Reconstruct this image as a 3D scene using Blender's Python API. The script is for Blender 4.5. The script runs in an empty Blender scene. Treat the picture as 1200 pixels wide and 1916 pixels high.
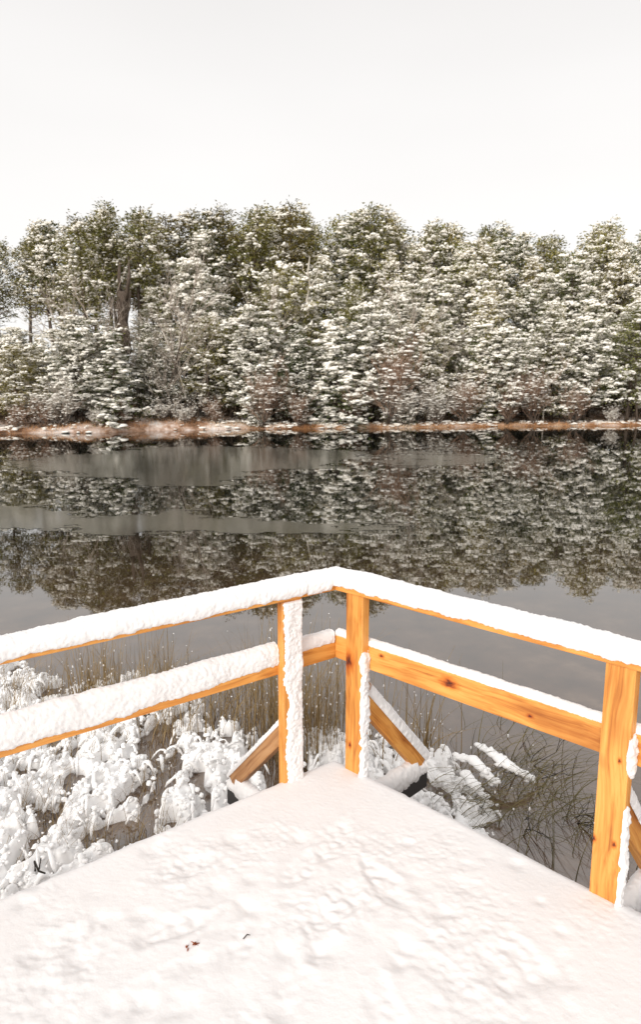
import bpy, bmesh, math, random
from mathutils import Vector, Matrix, noise as N
rad = math.radians
SC = bpy.context.scene
COL = SC.collection
D = 0.80            # top of the deck snow above the water (water is z = 0)
CH = D + 1.75       # camera height
F, PITCH = 1289.0, 0.1702

# ------------------------------------------------------------------ camera
cam = bpy.data.cameras.new("camera"); co = bpy.data.objects.new("camera", cam); COL.objects.link(co)
co.location = (0, 0, CH); co.rotation_euler = (math.pi/2 - PITCH, 0, 0)
cam.sensor_fit = 'VERTICAL'; cam.sensor_height = 36.0; cam.lens = 36.0*F/1916.0
cam.clip_start = 0.05; cam.clip_end = 3000
cam.dof.use_dof = True; cam.dof.focus_distance = 3.4; cam.dof.aperture_fstop = 5.0
SC.camera = co
SC.view_settings.view_transform = 'Standard'; SC.view_settings.look = 'None'
SC.view_settings.exposure = 0.22; SC.view_settings.gamma = 1.0
SC.cycles.max_bounces = 5

# ------------------------------------------------------------------ sky (overcast) and sun
SUN_EL, SUN_AZ = rad(23), rad(208)      # behind the viewer, to the left
w = bpy.data.worlds.new("World"); SC.world = w; w.use_nodes = True
nt = w.node_tree; nt.nodes.clear()
def wn(t): return nt.nodes.new(t)
out = wn('ShaderNodeOutputWorld'); bg = wn('ShaderNodeBackground'); bg.inputs[1].default_value = 1.0
sky = wn('ShaderNodeTexSky'); sky.sky_type = 'NISHITA'; sky.sun_disc = False
sky.sun_elevation = SUN_EL; sky.sun_rotation = SUN_AZ
hs = wn('ShaderNodeHueSaturation'); hs.inputs['Saturation'].default_value = 0.1; hs.inputs['Value'].default_value = 0.08
nt.links.new(sky.outputs[0], hs.inputs['Color'])
tc = wn('ShaderNodeTexCoord'); sx = wn('ShaderNodeSeparateXYZ'); nt.links.new(tc.outputs['Generated'], sx.inputs[0])
cr = wn('ShaderNodeValToRGB'); nt.links.new(sx.outputs[2], cr.inputs[0])
e = cr.color_ramp.elements
e[0].position = 0.0; e[0].color = (.915, .903, .888, 1)
e[1].position = 1.0; e[1].color = (.84, .83, .83, 1)
k = cr.color_ramp.elements.new(.22); k.color = (.90, .885, .872, 1)
k = cr.color_ramp.elements.new(.37); k.color = (.86, .845, .835, 1)
k = cr.color_ramp.elements.new(.47); k.color = (.805, .787, .778, 1)
k = cr.color_ramp.elements.new(.62); k.color = (.95, .93, .92, 1)
nz = wn('ShaderNodeTexNoise'); nz.inputs['Scale'].default_value = 1.6; nz.inputs['Detail'].default_value = 3
mp = wn('ShaderNodeMapping'); mp.inputs['Scale'].default_value = (1, 1, 3)
nt.links.new(tc.outputs['Generated'], mp.inputs[0]); nt.links.new(mp.outputs[0], nz.inputs['Vector'])
mr = wn('ShaderNodeMapRange'); mr.inputs[1].default_value = .3; mr.inputs[2].default_value = .7
mr.inputs[3].default_value = .975; mr.inputs[4].default_value = 1.03; nt.links.new(nz.outputs[0], mr.inputs[0])
ml = wn('ShaderNodeMixRGB'); ml.blend_type = 'MULTIPLY'; ml.inputs[0].default_value = 1
nt.links.new(cr.outputs[0], ml.inputs[1]); nt.links.new(mr.outputs[0], ml.inputs[2])
mx = wn('ShaderNodeMixRGB'); mx.inputs[0].default_value = .92
nt.links.new(hs.outputs[0], mx.inputs[1]); nt.links.new(ml.outputs[0], mx.inputs[2])
nt.links.new(mx.outputs[0], bg.inputs[0]); nt.links.new(bg.outputs[0], out.inputs[0])
sl = bpy.data.lights.new("sun", 'SUN'); sl.energy = 2.5; sl.angle = rad(28); sl.color = (1, .955, .90)
so = bpy.data.objects.new("sun", sl); COL.objects.link(so)
sd = Vector((math.sin(SUN_AZ)*math.cos(SUN_EL), math.cos(SUN_AZ)*math.cos(SUN_EL), math.sin(SUN_EL)))
so.rotation_euler = sd.to_track_quat('Z', 'Y').to_euler()

# ------------------------------------------------------------------ helpers
def px(x, y, z=0.0):
    """point on the level z seen at pixel x, y of the photograph"""
    v = y-958.0; c, s = math.cos(PITCH), math.sin(PITCH)
    fw = F*c-v*s; Y = (CH-z)*fw/(v*c+F*s)
    return Vector(((x-600.0)/fw*Y, Y, z))
def px_at(x, y, Y):
    v = y-958.0; c, s = math.cos(PITCH), math.sin(PITCH)
    fw = F*c-v*s
    return Vector(((x-600.0)/fw*Y, Y, CH-(v*c+F*s)/fw*Y))
def n3(x, y, z=0.0): return N.noise(Vector((x, y, z)))
def sstep(a, b, x):
    t = min(1, max(0, (x-a)/(b-a))); return t*t*(3-2*t)
def lerp(a, b, t): return a+(b-a)*t
def interp(tab, x):
    if x <= tab[0][0]: return tab[0][1]
    for (x0, y0), (x1, y1) in zip(tab, tab[1:]):
        if x <= x1: return lerp(y0, y1, (x-x0)/(x1-x0))
    return tab[-1][1]

class MB:
    def __init__(s): s.v = []; s.f = []
    def quad(s, a, b, c, d):
        i = len(s.v); s.v += [a, b, c, d]; s.f.append((i, i+1, i+2, i+3))
    def tri(s, a, b, c):
        i = len(s.v); s.v += [a, b, c]; s.f.append((i, i+1, i+2))
    def grid(s, rows):
        i0 = len(s.v); m = len(rows[0])
        for r in rows: s.v += r
        for i in range(len(rows)-1):
            for j in range(m-1):
                a = i0+i*m+j; s.f.append((a, a+1, a+m+1, a+m))
    def tube(s, pts, radii, n=6, cap=True, flat=1.0):
        i0 = len(s.v); up = Vector((0, 0, 1))
        for k, p in enumerate(pts):
            t = (pts[min(k+1, len(pts)-1)]-pts[max(k-1, 0)])
            if t.length < 1e-9: t = Vector((0, 0, 1))
            t.normalize()
            a = t.cross(up)
            if a.length < 1e-3: a = t.cross(Vector((1, 0, 0)))
            a.normalize(); b = a.cross(t).normalized(); r = radii[k]
            for j in range(n):
                q = 2*math.pi*j/n
                s.v.append(p+a*(math.cos(q)*r)+b*(math.sin(q)*r*flat))
        for k in range(len(pts)-1):
            for j in range(n):
                a0 = i0+k*n+j; a1 = i0+k*n+(j+1) % n
                s.f.append((a0, a1, a1+n, a0+n))
        if cap:
            s.f.append(tuple(i0+j for j in range(n))[::-1])
            e0 = i0+(len(pts)-1)*n; s.f.append(tuple(e0+j for j in range(n)))
    def blob(s, c, rx, ry, rz, n=6, rot=0.0, jit=.2, rnd=random, bottom=-.35):
        """snow dollop: flattened lump"""
        i0 = len(s.v); cr_, sr = math.cos(rot), math.sin(rot)
        for (rr, zz) in ((.72, bottom), (1.0, .12), (.62, .78)):
            for j in range(n):
                q = 2*math.pi*(j+.5*(zz > .5))/n; k = rr*(1+jit*(rnd.random()-.5)*2)
                x, y = math.cos(q)*rx*k, math.sin(q)*ry*k
                s.v.append(Vector((c[0]+x*cr_-y*sr, c[1]+x*sr+y*cr_, c[2]+rz*zz*(1+jit*(rnd.random()-.5)))))
        s.v.append(Vector((c[0], c[1], c[2]+rz)))
        for L in range(2):
            for j in range(n):
                a = i0+L*n+j; b = i0+L*n+(j+1) % n
                s.f.append((a, b, b+n, a+n))
        t = i0+3*n
        for j in range(n): s.f.append((i0+2*n+j, i0+2*n+(j+1) % n, t))
        s.f.append(tuple(i0+j for j in range(n))[::-1])
    def build(s, name, mat, parent=None, smooth=True, shift=None):
        me = bpy.data.meshes.new(name)
        if shift is not None: s.v = [v-shift for v in s.v]
        me.from_pydata([tuple(v) for v in s.v], [], s.f); me.update()
        if smooth: me.polygons.foreach_set('use_smooth', [True]*len(me.polygons))
        me.materials.append(mat)
        o = bpy.data.objects.new(name, me); COL.objects.link(o)
        if parent is not None: o.parent = parent
        return o

def tag(o, label=None, cat=None, group=None, kind=None):
    if label: o['label'] = label
    if cat: o['category'] = cat
    if group: o['group'] = group
    if kind: o['kind'] = kind
    return o
def empty(name, loc, label, cat, group=None, rz=0):
    o = bpy.data.objects.new(name, None); COL.objects.link(o); o.location = loc; o.rotation_euler.z = rz
    o.empty_display_size = .2
    return tag(o, label, cat, group)
def copy_tree(o, parent=None):
    c = o.copy(); COL.objects.link(c); c.parent = parent
    for ch in list(o.children): copy_tree(ch, c)
    return c

# ------------------------------------------------------------------ materials
def mat(name):
    m = bpy.data.materials.new(name); m.use_nodes = True
    t = m.node_tree; b = t.nodes['Principled BSDF']; return m, t, b
def nd(t, typ, **kw):
    n = t.nodes.new(typ)
    for k_, v_ in kw.items(): n.inputs[k_.replace('_', ' ')].default_value = v_
    return n
def ramp(t, src, stops):
    r = t.nodes.new('ShaderNodeValToRGB'); t.links.new(src, r.inputs[0]); el = r.color_ramp.elements
    el[0].position, el[0].color = stops[0][0], (*stops[0][1], 1)
    el[1].position, el[1].color = stops[-1][0], (*stops[-1][1], 1)
    for p_, c_ in stops[1:-1]:
        q = el.new(p_); q.color = (*c_, 1)
    return r
def objvec(t, scale=(1, 1, 1), rnd=False):
    c = t.nodes.new('ShaderNodeTexCoord'); m = t.nodes.new('ShaderNodeMapping'); m.inputs['Scale'].default_value = scale
    if rnd:
        oi = t.nodes.new('ShaderNodeObjectInfo'); mu = t.nodes.new('ShaderNodeMath'); mu.operation = 'MULTIPLY'; mu.inputs[1].default_value = 37.0
        t.links.new(oi.outputs['Random'], mu.inputs[0])
        ad = t.nodes.new('ShaderNodeVectorMath'); ad.operation = 'ADD'
        t.links.new(c.outputs['Object'], ad.inputs[0]); t.links.new(mu.outputs[0], ad.inputs[1]); t.links.new(ad.outputs[0], m.inputs[0])
    else: t.links.new(c.outputs['Object'], m.inputs[0])
    return m.outputs[0]
def bump(t, b, src, strength, dist):
    n = t.nodes.new('ShaderNodeBump'); n.inputs['Strength'].default_value = strength; n.inputs['Distance'].default_value = dist
    t.links.new(src, n.inputs['Height']); t.links.new(n.outputs[0], b.inputs['Normal']); return n
def mixc(t, fac, a, b, mode='MIX'):
    m = t.nodes.new('ShaderNodeMixRGB'); m.blend_type = mode
    for i, q in ((0, fac), (1, a), (2, b)):
        if hasattr(q, 'is_linked'): t.links.new(q, m.inputs[i])
        elif i == 0: m.inputs[0].default_value = q
        else: m.inputs[i].default_value = (*q, 1)
    return m.outputs[0]

def snow_mat(name, col=(.95, .93, .915), scale=60, strength=.25, dist=.004, sss=0.0):
    m, t, b = mat(name)
    v = objvec(t); n1 = nd(t, 'ShaderNodeTexNoise', Scale=scale, Detail=4.0, Roughness=.65); t.links.new(v, n1.inputs['Vector'])
    n2 = nd(t, 'ShaderNodeTexNoise', Scale=scale*.12, Detail=2.0); t.links.new(v, n2.inputs['Vector'])
    r = ramp(t, n2.outputs[0], [(.35, tuple(c*.97 for c in col)), (.65, col)])
    t.links.new(r.outputs[0], b.inputs['Base Color'])
    b.inputs['Roughness'].default_value = .75; b.inputs['Specular IOR Level'].default_value = .15
    if sss:
        b.inputs['Subsurface Weight'].default_value = sss; b.inputs['Subsurface Radius'].default_value = (.02, .018, .016)
        b.inputs['Subsurface Scale'].default_value = .6
    bump(t, b, n1.outputs[0], strength, dist)
    return m
M_snow = snow_mat('snow', (.845, .828, .82), scale=150, strength=.45, dist=.004)
M_marsh = snow_mat('marsh_snow', (.95, .94, .93), scale=150, strength=.4, dist=.004)
M_deck_snow = snow_mat('deck_snow', (.80, .785, .78), scale=130, strength=.4, dist=.003)
M_far_snow = snow_mat('crown_snow', col=(.96, .925, .85), scale=6, strength=.3, dist=.02)
M_frost = snow_mat('frosted_needles', col=(.78, .71, .56), scale=6, strength=.2, dist=.02)

def wood_mat(name, base, dark, hi, knots=1.0, spots=()):
    m, t, b = mat(name)
    v = objvec(t, (1, 1, 1), rnd=True)
    # slow warp makes the grain wander along the board (local X is the length)
    wv = nd(t, 'ShaderNodeTexNoise', Scale=1.0, Detail=2.0)
    mpw = t.nodes.new('ShaderNodeMapping'); mpw.inputs['Scale'].default_value = (2.2, 6, 6); t.links.new(v, mpw.inputs[0]); t.links.new(mpw.outputs[0], wv.inputs['Vector'])
    sc = t.nodes.new('ShaderNodeVectorMath'); sc.operation = 'SCALE'; sc.inputs['Scale'].default_value = .07
    t.links.new(wv.outputs['Color'], sc.inputs[0])
    ad = t.nodes.new('ShaderNodeVectorMath'); t.links.new(v, ad.inputs[0]); t.links.new(sc.outputs[0], ad.inputs[1])
    mg = t.nodes.new('ShaderNodeMapping'); mg.inputs['Scale'].default_value = (1.1, 60, 60); t.links.new(ad.outputs[0], mg.inputs[0])
    g = nd(t, 'ShaderNodeTexNoise', Scale=1.0, Detail=5.0, Roughness=.62); t.links.new(mg.outputs[0], g.inputs['Vector'])
    r = ramp(t, g.outputs[0], [(.30, dark), (.46, base), (.60, hi), (.72, base)])
    # broad tone patches
    mb = t.nodes.new('ShaderNodeMapping'); mb.inputs['Scale'].default_value = (3, 12, 12); t.links.new(v, mb.inputs[0])
    p = nd(t, 'ShaderNodeTexNoise', Scale=1.0, Detail=3.0); t.links.new(mb.outputs[0], p.inputs['Vector'])
    rp = ramp(t, p.outputs[0], [(.28, (.62, .48, .34)), (.48, (1, 1, 1)), (.72, (1.08, 1.16, 1.3))])
    c1 = mixc(t, .9, r.outputs[0], rp.outputs[0], 'MULTIPLY')
    # knots and small stains
    mk = t.nodes.new('ShaderNodeMapping'); mk.inputs['Scale'].default_value = (5.5, 13, 13); t.links.new(ad.outputs[0], mk.inputs[0])
    kn = nd(t, 'ShaderNodeTexVoronoi', Scale=1.0, Randomness=1.0); t.links.new(mk.outputs[0], kn.inputs['Vector'])
    rk = ramp(t, kn.outputs['Distance'], [(.03, (.16, .055, .015)), (.10, (.5, .24, .10)), (.20, (1, 1, 1))])
    c2 = mixc(t, knots, c1, rk.outputs[0], 'MULTIPLY')
    for (kx, ky, kz, kr) in spots:
        c_ = t.nodes.new('ShaderNodeTexCoord')
        su = t.nodes.new('ShaderNodeVectorMath'); su.operation = 'SUBTRACT'; su.inputs[1].default_value = (kx, ky, kz); t.links.new(c_.outputs['Object'], su.inputs[0])
        mu = t.nodes.new('ShaderNodeVectorMath'); mu.operation = 'MULTIPLY'; mu.inputs[1].default_value = (.55/kr, 1/kr, 1/kr); t.links.new(su.outputs[0], mu.inputs[0])
        nn_ = nd(t, 'ShaderNodeTexNoise', Scale=1.6, Detail=4.0); t.links.new(mu.outputs[0], nn_.inputs['Vector'])
        s2_ = t.nodes.new('ShaderNodeVectorMath'); s2_.operation = 'SCALE'; s2_.inputs['Scale'].default_value = 1.1; t.links.new(nn_.outputs['Color'], s2_.inputs[0])
        a2_ = t.nodes.new('ShaderNodeVectorMath'); t.links.new(mu.outputs[0], a2_.inputs[0]); t.links.new(s2_.outputs[0], a2_.inputs[1])
        s3_ = t.nodes.new('ShaderNodeVectorMath'); s3_.operation = 'SUBTRACT'; s3_.inputs[1].default_value = (.55, .55, .55); t.links.new(a2_.outputs[0], s3_.inputs[0])
        ln = t.nodes.new('ShaderNodeVectorMath'); ln.operation = 'LENGTH'; t.links.new(s3_.outputs[0], ln.inputs[0])
        ri = ramp(t, ln.outputs['Value'], [(.08, (.06, .02, .008)), (.24, (.36, .15, .05)), (.40, (.72, .42, .22)), (.60, (.88, .66, .42)), (1.0, (1, 1, 1))])
        c2 = mixc(t, 1.0, c2, ri.outputs[0], 'MULTIPLY')
    t.links.new(c2, b.inputs['Base Color']); b.inputs['Roughness'].default_value = .55
    bump(t, b, g.outputs[0], .35, .002)
    return m
M_wood = wood_mat('orange_pine_wood', (.64, .255, .046), (.37, .115, .016), (.75, .35, .080), .35)
M_wood2 = wood_mat('brown_pine_wood', (.42, .20, .075), (.22, .09, .03), (.50, .27, .12), .7)
m, t, b = mat('dark_stained_wood'); M_dark = m
b.inputs['Base Color'].default_value = (.022, .02, .02, 1); b.inputs['Roughness'].default_value = .45

def simple(name, stops, scale=3.0, rough=.8, rnd=True, sc=(1, 1, 1), bmp=None, tint=False):
    m, t, b = mat(name); v = objvec(t, sc, rnd)
    n = nd(t, 'ShaderNodeTexNoise', Scale=scale, Detail=4.0, Roughness=.6); t.links.new(v, n.inputs['Vector'])
    r = ramp(t, n.outputs[0], stops); src = r.outputs[0]
    if tint:
        oi = t.nodes.new('ShaderNodeObjectInfo'); rt_ = ramp(t, oi.outputs['Random'], [(0, (.55, .62, .6)), (.3, (1.0, .95, .9)), (.5, (.7, .72, .7)), (.7, (1.25, 1.1, .9)), (1, (.9, 1.0, .95))])
        src = mixc(t, 1.0, src, rt_.outputs[0], 'MULTIPLY')
    t.links.new(src, b.inputs['Base Color']); b.inputs['Roughness'].default_value = rough
    b.inputs['Specular IOR Level'].default_value = .2
    if bmp: bump(t, b, n.outputs[0], *bmp)
    return m
M_leaf_a = simple('olive_needles', [(.3, (.13, .13, .036)), (.5, (.26, .25, .082)), (.72, (.42, .37, .14))], 1.1, tint=True)
M_leaf_b = simple('dark_needles', [(.3, (.055, .075, .02)), (.5, (.13, .155, .045)), (.72, (.25, .26, .085))], 1.1, tint=True)
M_leaf_y = simple('yellow_green_needles', [(.3, (.10, .095, .022)), (.5, (.21, .18, .05)), (.72, (.32, .26, .09))], 1.1, tint=True)
M_bark = simple('bark', [(.3, (.055, .04, .03)), (.7, (.15, .115, .09))], 3.0, sc=(2, 2, .5))
M_twig_pale = simple('frosted_twigs', [(.3, (.30, .235, .18)), (.7, (.60, .53, .46))], 2.0)
M_twig_pink = simple('russet_twigs', [(.3, (.22, .12, .075)), (.7, (.46, .32, .23))], 2.0)
M_deadwood = simple('bleached_wood', [(.3, (.48, .42, .34)), (.7, (.78, .73, .66))], 2.0)
M_black_twig = simple('black_twig', [(.3, (.02, .016, .012)), (.7, (.05, .04, .03))], 9.0)
M_reed = simple('dry_reed', [(.25, (.10, .065, .03)), (.5, (.23, .155, .07)), (.75, (.36, .27, .14))], 7.0, rnd=False)
M_reed_g = simple('green_brown_reed', [(.25, (.05, .045, .02)), (.5, (.12, .10, .045)), (.75, (.24, .19, .09))], 7.0, rnd=False)
M_rust_grass = simple('russet_grass', [(.3, (.30, .13, .05)), (.47, (.55, .29, .13)), (.62, (.78, .60, .42))], .35, rnd=False)
M_under = simple('undergrowth', [(.3, (.028, .022, .012)), (.52, (.075, .052, .03)), (.70, (.20, .15, .11))], .8, rnd=False)
M_leaf_dead = simple('dead_leaf', [(.3, (.16, .035, .012)), (.7, (.36, .10, .03))], 40.0)
M_rock = simple('grey_rock', [(.3, (.05, .045, .04)), (.7, (.16, .14, .12))], 3.0)
m, t, b = mat('ground'); M_ground = m
v = objvec(t); n1 = nd(t, 'ShaderNodeTexNoise', Scale=.35, Detail=6.0, Roughness=.65); t.links.new(v, n1.inputs['Vector'])
r = ramp(t, n1.outputs[0], [(.36, (.13, .08, .05)), (.44, (.34, .20, .125)), (.50, (.60, .46, .38)), (.57, (.84, .78, .74))])
t.links.new(r.outputs[0], b.inputs['Base Color']); b.inputs['Roughness'].default_value = .9
n2 = nd(t, 'ShaderNodeTexNoise', Scale=6.0, Detail=4.0); t.links.new(v, n2.inputs['Vector']); bump(t, b, n2.outputs[0], .6, .1)

# water: dark and clear far out, brown over the shallow bottom beside the deck
m, t, b = mat('water'); M_water = m
c = t.nodes.new('ShaderNodeTexCoord'); s_ = t.nodes.new('ShaderNodeSeparateXYZ'); t.links.new(c.outputs['Object'], s_.inputs[0])
mr = t.nodes.new('ShaderNodeMapRange'); mr.inputs[1].default_value = 3.0; mr.inputs[2].default_value = 13.0; t.links.new(s_.outputs[1], mr.inputs[0])
n1 = nd(t, 'ShaderNodeTexNoise', Scale=2.3, Detail=6.0, Roughness=.65); t.links.new(c.outputs['Object'], n1.inputs['Vector'])
r = ramp(t, n1.outputs[0], [(.3, (.060, .034, .019)), (.55, (.125, .075, .044)), (.75, (.22, .145, .092))])
c1 = mixc(t, mr.outputs[0], r.outputs[0], (.007, .008, .006))
t.links.new(c1, b.inputs['Base Color']); b.inputs['Roughness'].default_value = .015; b.inputs['IOR'].default_value = 2.3
mpw = t.nodes.new('ShaderNodeMapping'); mpw.inputs['Scale'].default_value = (.5, 1.2, 1); t.links.new(c.outputs['Object'], mpw.inputs[0])
n2 = nd(t, 'ShaderNodeTexNoise', Scale=1.6, Detail=2.0); t.links.new(mpw.outputs[0], n2.inputs['Vector']); bump(t, b, n2.outputs[0], .02, .03)
m, t, b = mat('thin_ice'); M_ice = m
v = objvec(t, (.3, 1, 1)); n1 = nd(t, 'ShaderNodeTexNoise', Scale=.5, Detail=5.0); t.links.new(v, n1.inputs['Vector'])
r = ramp(t, n1.outputs[0], [(.3, (.045, .042, .033)), (.7, (.085, .079, .062))]); t.links.new(r.outputs[0], b.inputs['Base Color'])
b.inputs['Roughness'].default_value = .10; b.inputs['IOR'].default_value = 1.75

# ------------------------------------------------------------------ ground, water, ice
SHORE = [(-300, 20), (-80, 34), (-40, 40), (-20.4, 44), (-14.3, 46.5), (-7.7, 50), (0, 51), (12.5, 54), (25.9, 56), (50, 58), (120, 50), (300, 30)]
def shore(x): return interp(SHORE, x)+.8*n3(x*.3, 3.3)+.35*n3(x*1.1, 7.7)
def ground_z(x, y):
    t_ = y-shore(x)
    if t_ < 0:
        z = max(-1.2, -.05+t_*.25)
        if y < 2: z = max(z, lerp(-.7, .45, sstep(1, -5, y)))
        return z
    z = .05+.18*sstep(0, 1.0, t_)+2.4*sstep(1, 16, t_)+.12*n3(x*.6, y*.6)
    z += .55*math.exp(-((x+13)/5.5)**2-((t_-2.5)/2.4)**2)          # grassy hump left of centre
    return z
xs = sorted(set([-900, -500, -300, -200, -140, -100, -80, -65]+[-55+i*.8 for i in range(138)]+[60, 75, 95, 130, 200, 300, 500, 900]))
ys = sorted(set([-900, -400, -150, -60, -25, -12, -6, -4, -2, 0, 2, 4, 8, 15, 25, 32]+[36+i*.5 for i in range(70)]+[72, 76, 82, 90, 105, 140, 220, 400, 900]))
mb = MB(); mb.grid([[Vector((x, y, ground_z(x, y))) for x in xs] for y in ys])
tag(mb.build('ground', M_ground), kind='structure')
mb = MB(); mb.grid([[Vector((x, y, 0)) for x in (-900, -60, 0, 60, 900)] for y in (-900, 0, 30, 70, 900)])
tag(mb.build('water', M_water, smooth=False), kind='structure')

def ice(poly, seed):
    P = [px(x, y, .004) for x, y in poly]
    def sd_(x, y):          # signed distance to the outline, positive inside
        ins = False; d_ = 1e9
        for a, b_ in zip(P, P[1:]+P[:1]):
            if (a.y > y) != (b_.y > y) and x < (b_.x-a.x)*(y-a.y)/(b_.y-a.y)+a.x: ins = not ins
            vx, vy = b_.x-a.x, b_.y-a.y; q = max(0, min(1, ((x-a.x)*vx+(y-a.y)*vy)/(vx*vx+vy*vy)))
            d_ = min(d_, math.hypot(x-a.x-q*vx, (y-a.y-q*vy)))
        return d_ if ins else -d_
    x0, x1 = min(p.x for p in P)-2, max(p.x for p in P)+2; y0, y1 = min(p.y for p in P)-2, max(p.y for p in P)+2
    cx_ = .15*y0/20; cy_ = .16*y0/20; mb_ = MB(); nx = int((x1-x0)/cx_); ny = int((y1-y0)/cy_)
    rows_ = [[Vector((x0+i*cx_, y0+j*cy_, .004)) for i in range(nx)] for j in range(ny)]
    val = [[sd_(p.x, p.y)*10/y0+.9*n3(p.x*.35, p.y*.9, seed)+.6*n3(p.x*1.1, p.y*3.2, seed)+.55*n3(p.x*2.6, p.y*7, seed) for p in r_] for r_ in rows_]
    mb_.v = [p for r_ in rows_ for p in r_]
    for j in range(ny-1):
        for i in range(nx-1):
            if val[j][i]+val[j][i+1]+val[j+1][i]+val[j+1][i+1] > .3: a = j*nx+i; mb_.f.append((a, a+1, a+nx+1, a+nx))
    us = sorted({q for f in mb_.f for q in f}); mp_ = {q: k for k, q in enumerate(us)}
    mb_.v = [mb_.v[q] for q in us]; mb_.f = [tuple(mp_[q] for q in f) for f in mb_.f]
    o = mb_.build('ice', M_ice, smooth=False); tag(o, kind='structure')
ice([(18, 872), (60, 858), (110, 852), (180, 850), (250, 838), (420, 834), (560, 838), (650, 846), (700, 852), (660, 866), (600, 876), (520, 884), (430, 903), (330, 910), (200, 896), (90, 886)], 1)
ice([(-120, 948), (0, 950), (120, 955), (250, 962), (330, 958), (420, 968), (600, 976), (760, 972), (800, 984), (700, 990), (420, 1000), (200, 997), (0, 992), (-120, 990)], 2)
ice([(720, 852), (780, 846), (860, 850), (930, 858), (900, 868), (820, 876), (740, 874), (700, 866)], 3)

# ------------------------------------------------------------------ deck and railing
C0 = Vector((.067, 3.045, 0))
aL, aR = rad(38.0), rad(44.2)
dL = Vector((-math.cos(aL), -math.sin(aL), 0)); nL = Vector((-math.sin(aL), math.cos(aL), 0))
dR = Vector((math.cos(aR), -math.sin(aR), 0)); nR = Vector((math.sin(aR), math.cos(aR), 0))
def corner(off):    # meeting point of the two lines shifted outward by off
    # solve C0 + off*nL + a*dL = C0 + off*nR + b*dR
    r_ = (nR-nL)*off; det = dL.x*(-dR.y)-(-dR.x)*dL.y
    a = (r_.x*(-dR.y)-(-dR.x)*r_.y)/det
    return C0+nL*off+dL*a
def board(name, o0, xd, L, W, H, material, parent, zd=Vector((0, 0, 1)), bev=.004, ends=None, cuts=0):
    """board starting at o0, length L along xd, width W along yd = zd x xd ... height H along zd; W grows towards the water"""
    yd = zd.cross(xd).normalized()
    bm = bmesh.new(); bmesh.ops.create_cube(bm, size=1)
    for v_ in bm.verts: v_.co = Vector(((v_.co.x+.5)*L, v_.co.y*W, v_.co.z*H))
    if ends:
        for v_ in bm.verts:
            e_ = ends[1] if v_.co.x > L/2 else ends[0]
            v_.co.x += e_*v_.co.y
    bmesh.ops.bevel(bm, geom=list(bm.edges), offset=bev, segments=2, affect='EDGES', profile=.6)
    me = bpy.data.meshes.new(name); bm.to_mesh(me); bm.free(); me.materials.append(material)
    o = bpy.data.objects.new(name, me); COL.objects.link(o)
    Mx = Matrix((xd, yd, zd)).transposed().to_4x4(); Mx.translation = o0
    o.parent = parent; o.matrix_parent_inverse = Matrix.Translation(-Vector(parent.location))
    o.matrix_basis = Mx
    return o
rail = empty('wooden_railing', C0+Vector((0, 0, D)), 'orange pine railing with posts and flat rails capped with snow around the deck corner', 'railing')
R0, RT, RW = D+.863, .036, .098        # underside, thickness and width of the top rail
LL, LR = 3.2, 3.4
ci, co_ = corner(0), corner(RW)
inter = math.pi-(aL+aR); mit = 1/math.tan(inter/2)
cm = corner(RW/2)
# left top rail: local X runs from the corner to the left; +Y = zd x xd
yL = Vector((0, 0, 1)).cross(dL); yR = Vector((0, 0, 1)).cross(dR)
sL = 1 if yL.dot(nL) > 0 else -1; sR = 1 if yR.dot(nR) > 0 else -1
board('top_rail', Vector((cm.x, cm.y, R0+RT/2)), dL, LL, RW, RT, M_wood, rail, ends=(-sL*mit, 0))
board('top_rail', Vector((cm.x, cm.y, R0+RT/2+.001)), dR, LR, RW, RT, M_wood, rail, ends=(-sR*mit, 0))
# middle rails on the water side of the posts
PO, PT, PW = .012, .045, .10           # post inset, thickness, width
MO = PO+PT+.001; MT = .042; MH = .112; MZ = D+.508
cmm = corner(MO+MT/2)
mL = board('middle_rail', Vector((cmm.x, cmm.y, MZ+MH/2)), dL, LL, MT, MH, M_wood, rail, ends=(-sL*mit, 0))
mR = board('middle_rail', Vector((cmm.x, cmm.y, MZ+MH/2+.001)), dR, LR, MT, MH, M_wood, rail, ends=(-sR*mit, 0))
def s_of(pxx, pyy, d_, z=0.0, off=PO):
    q = px(pxx, pyy, z); return (q-C0).dot(d_)
sPL = [s_of(545, 1448, dL, D)+.022, 1.78, 3.0]; sPR = [s_of(664, 1432, dR, D)+.034, s_of(1137, 1680, dR, D)-.01, 2.62]
posts = []
for dd, nn, ss in ((dL, nL, sPL), (dR, nR, sPR)):
    for s0 in ss:
        c_ = C0+dd*s0+nn*(PO+PT/2)
        # post: local X is the length (vertical)
        o = board('post', Vector((c_.x, c_.y, D-.22)), Vector((0, 0, 1)), R0-(D-.22)-.001, PT, PW, M_wood, rail, zd=dd)
        posts.append((dd, nn, s0, o))
WC = ((.64, .255, .046), (.37, .115, .016), (.75, .35, .080))
mR.data.materials[0] = wood_mat('orange_pine_knotted_rail', *WC, .2, [(.66, sR*-MT/2, 0.012, .036), (.30, sR*-MT/2, .03, .014), (1.02, sR*-MT/2, -.01, .012)])
for o_, sp in ((posts[3][3], [(.76, .0, -.03, .045), (.35, 0, -.02, .015)]), (posts[4][3], [(.44, 0, .024, .013), (.43, 0, -.046, .014), (.75, 0, .02, .010)])):
    o_.data.materials[0] = wood_mat('orange_pine_knotted_post', *WC, .3, [(x_, q_*PT/2, z_, r_) for (x_, _, z_, r_) in sp for q_ in (-1, 1)])
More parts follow.
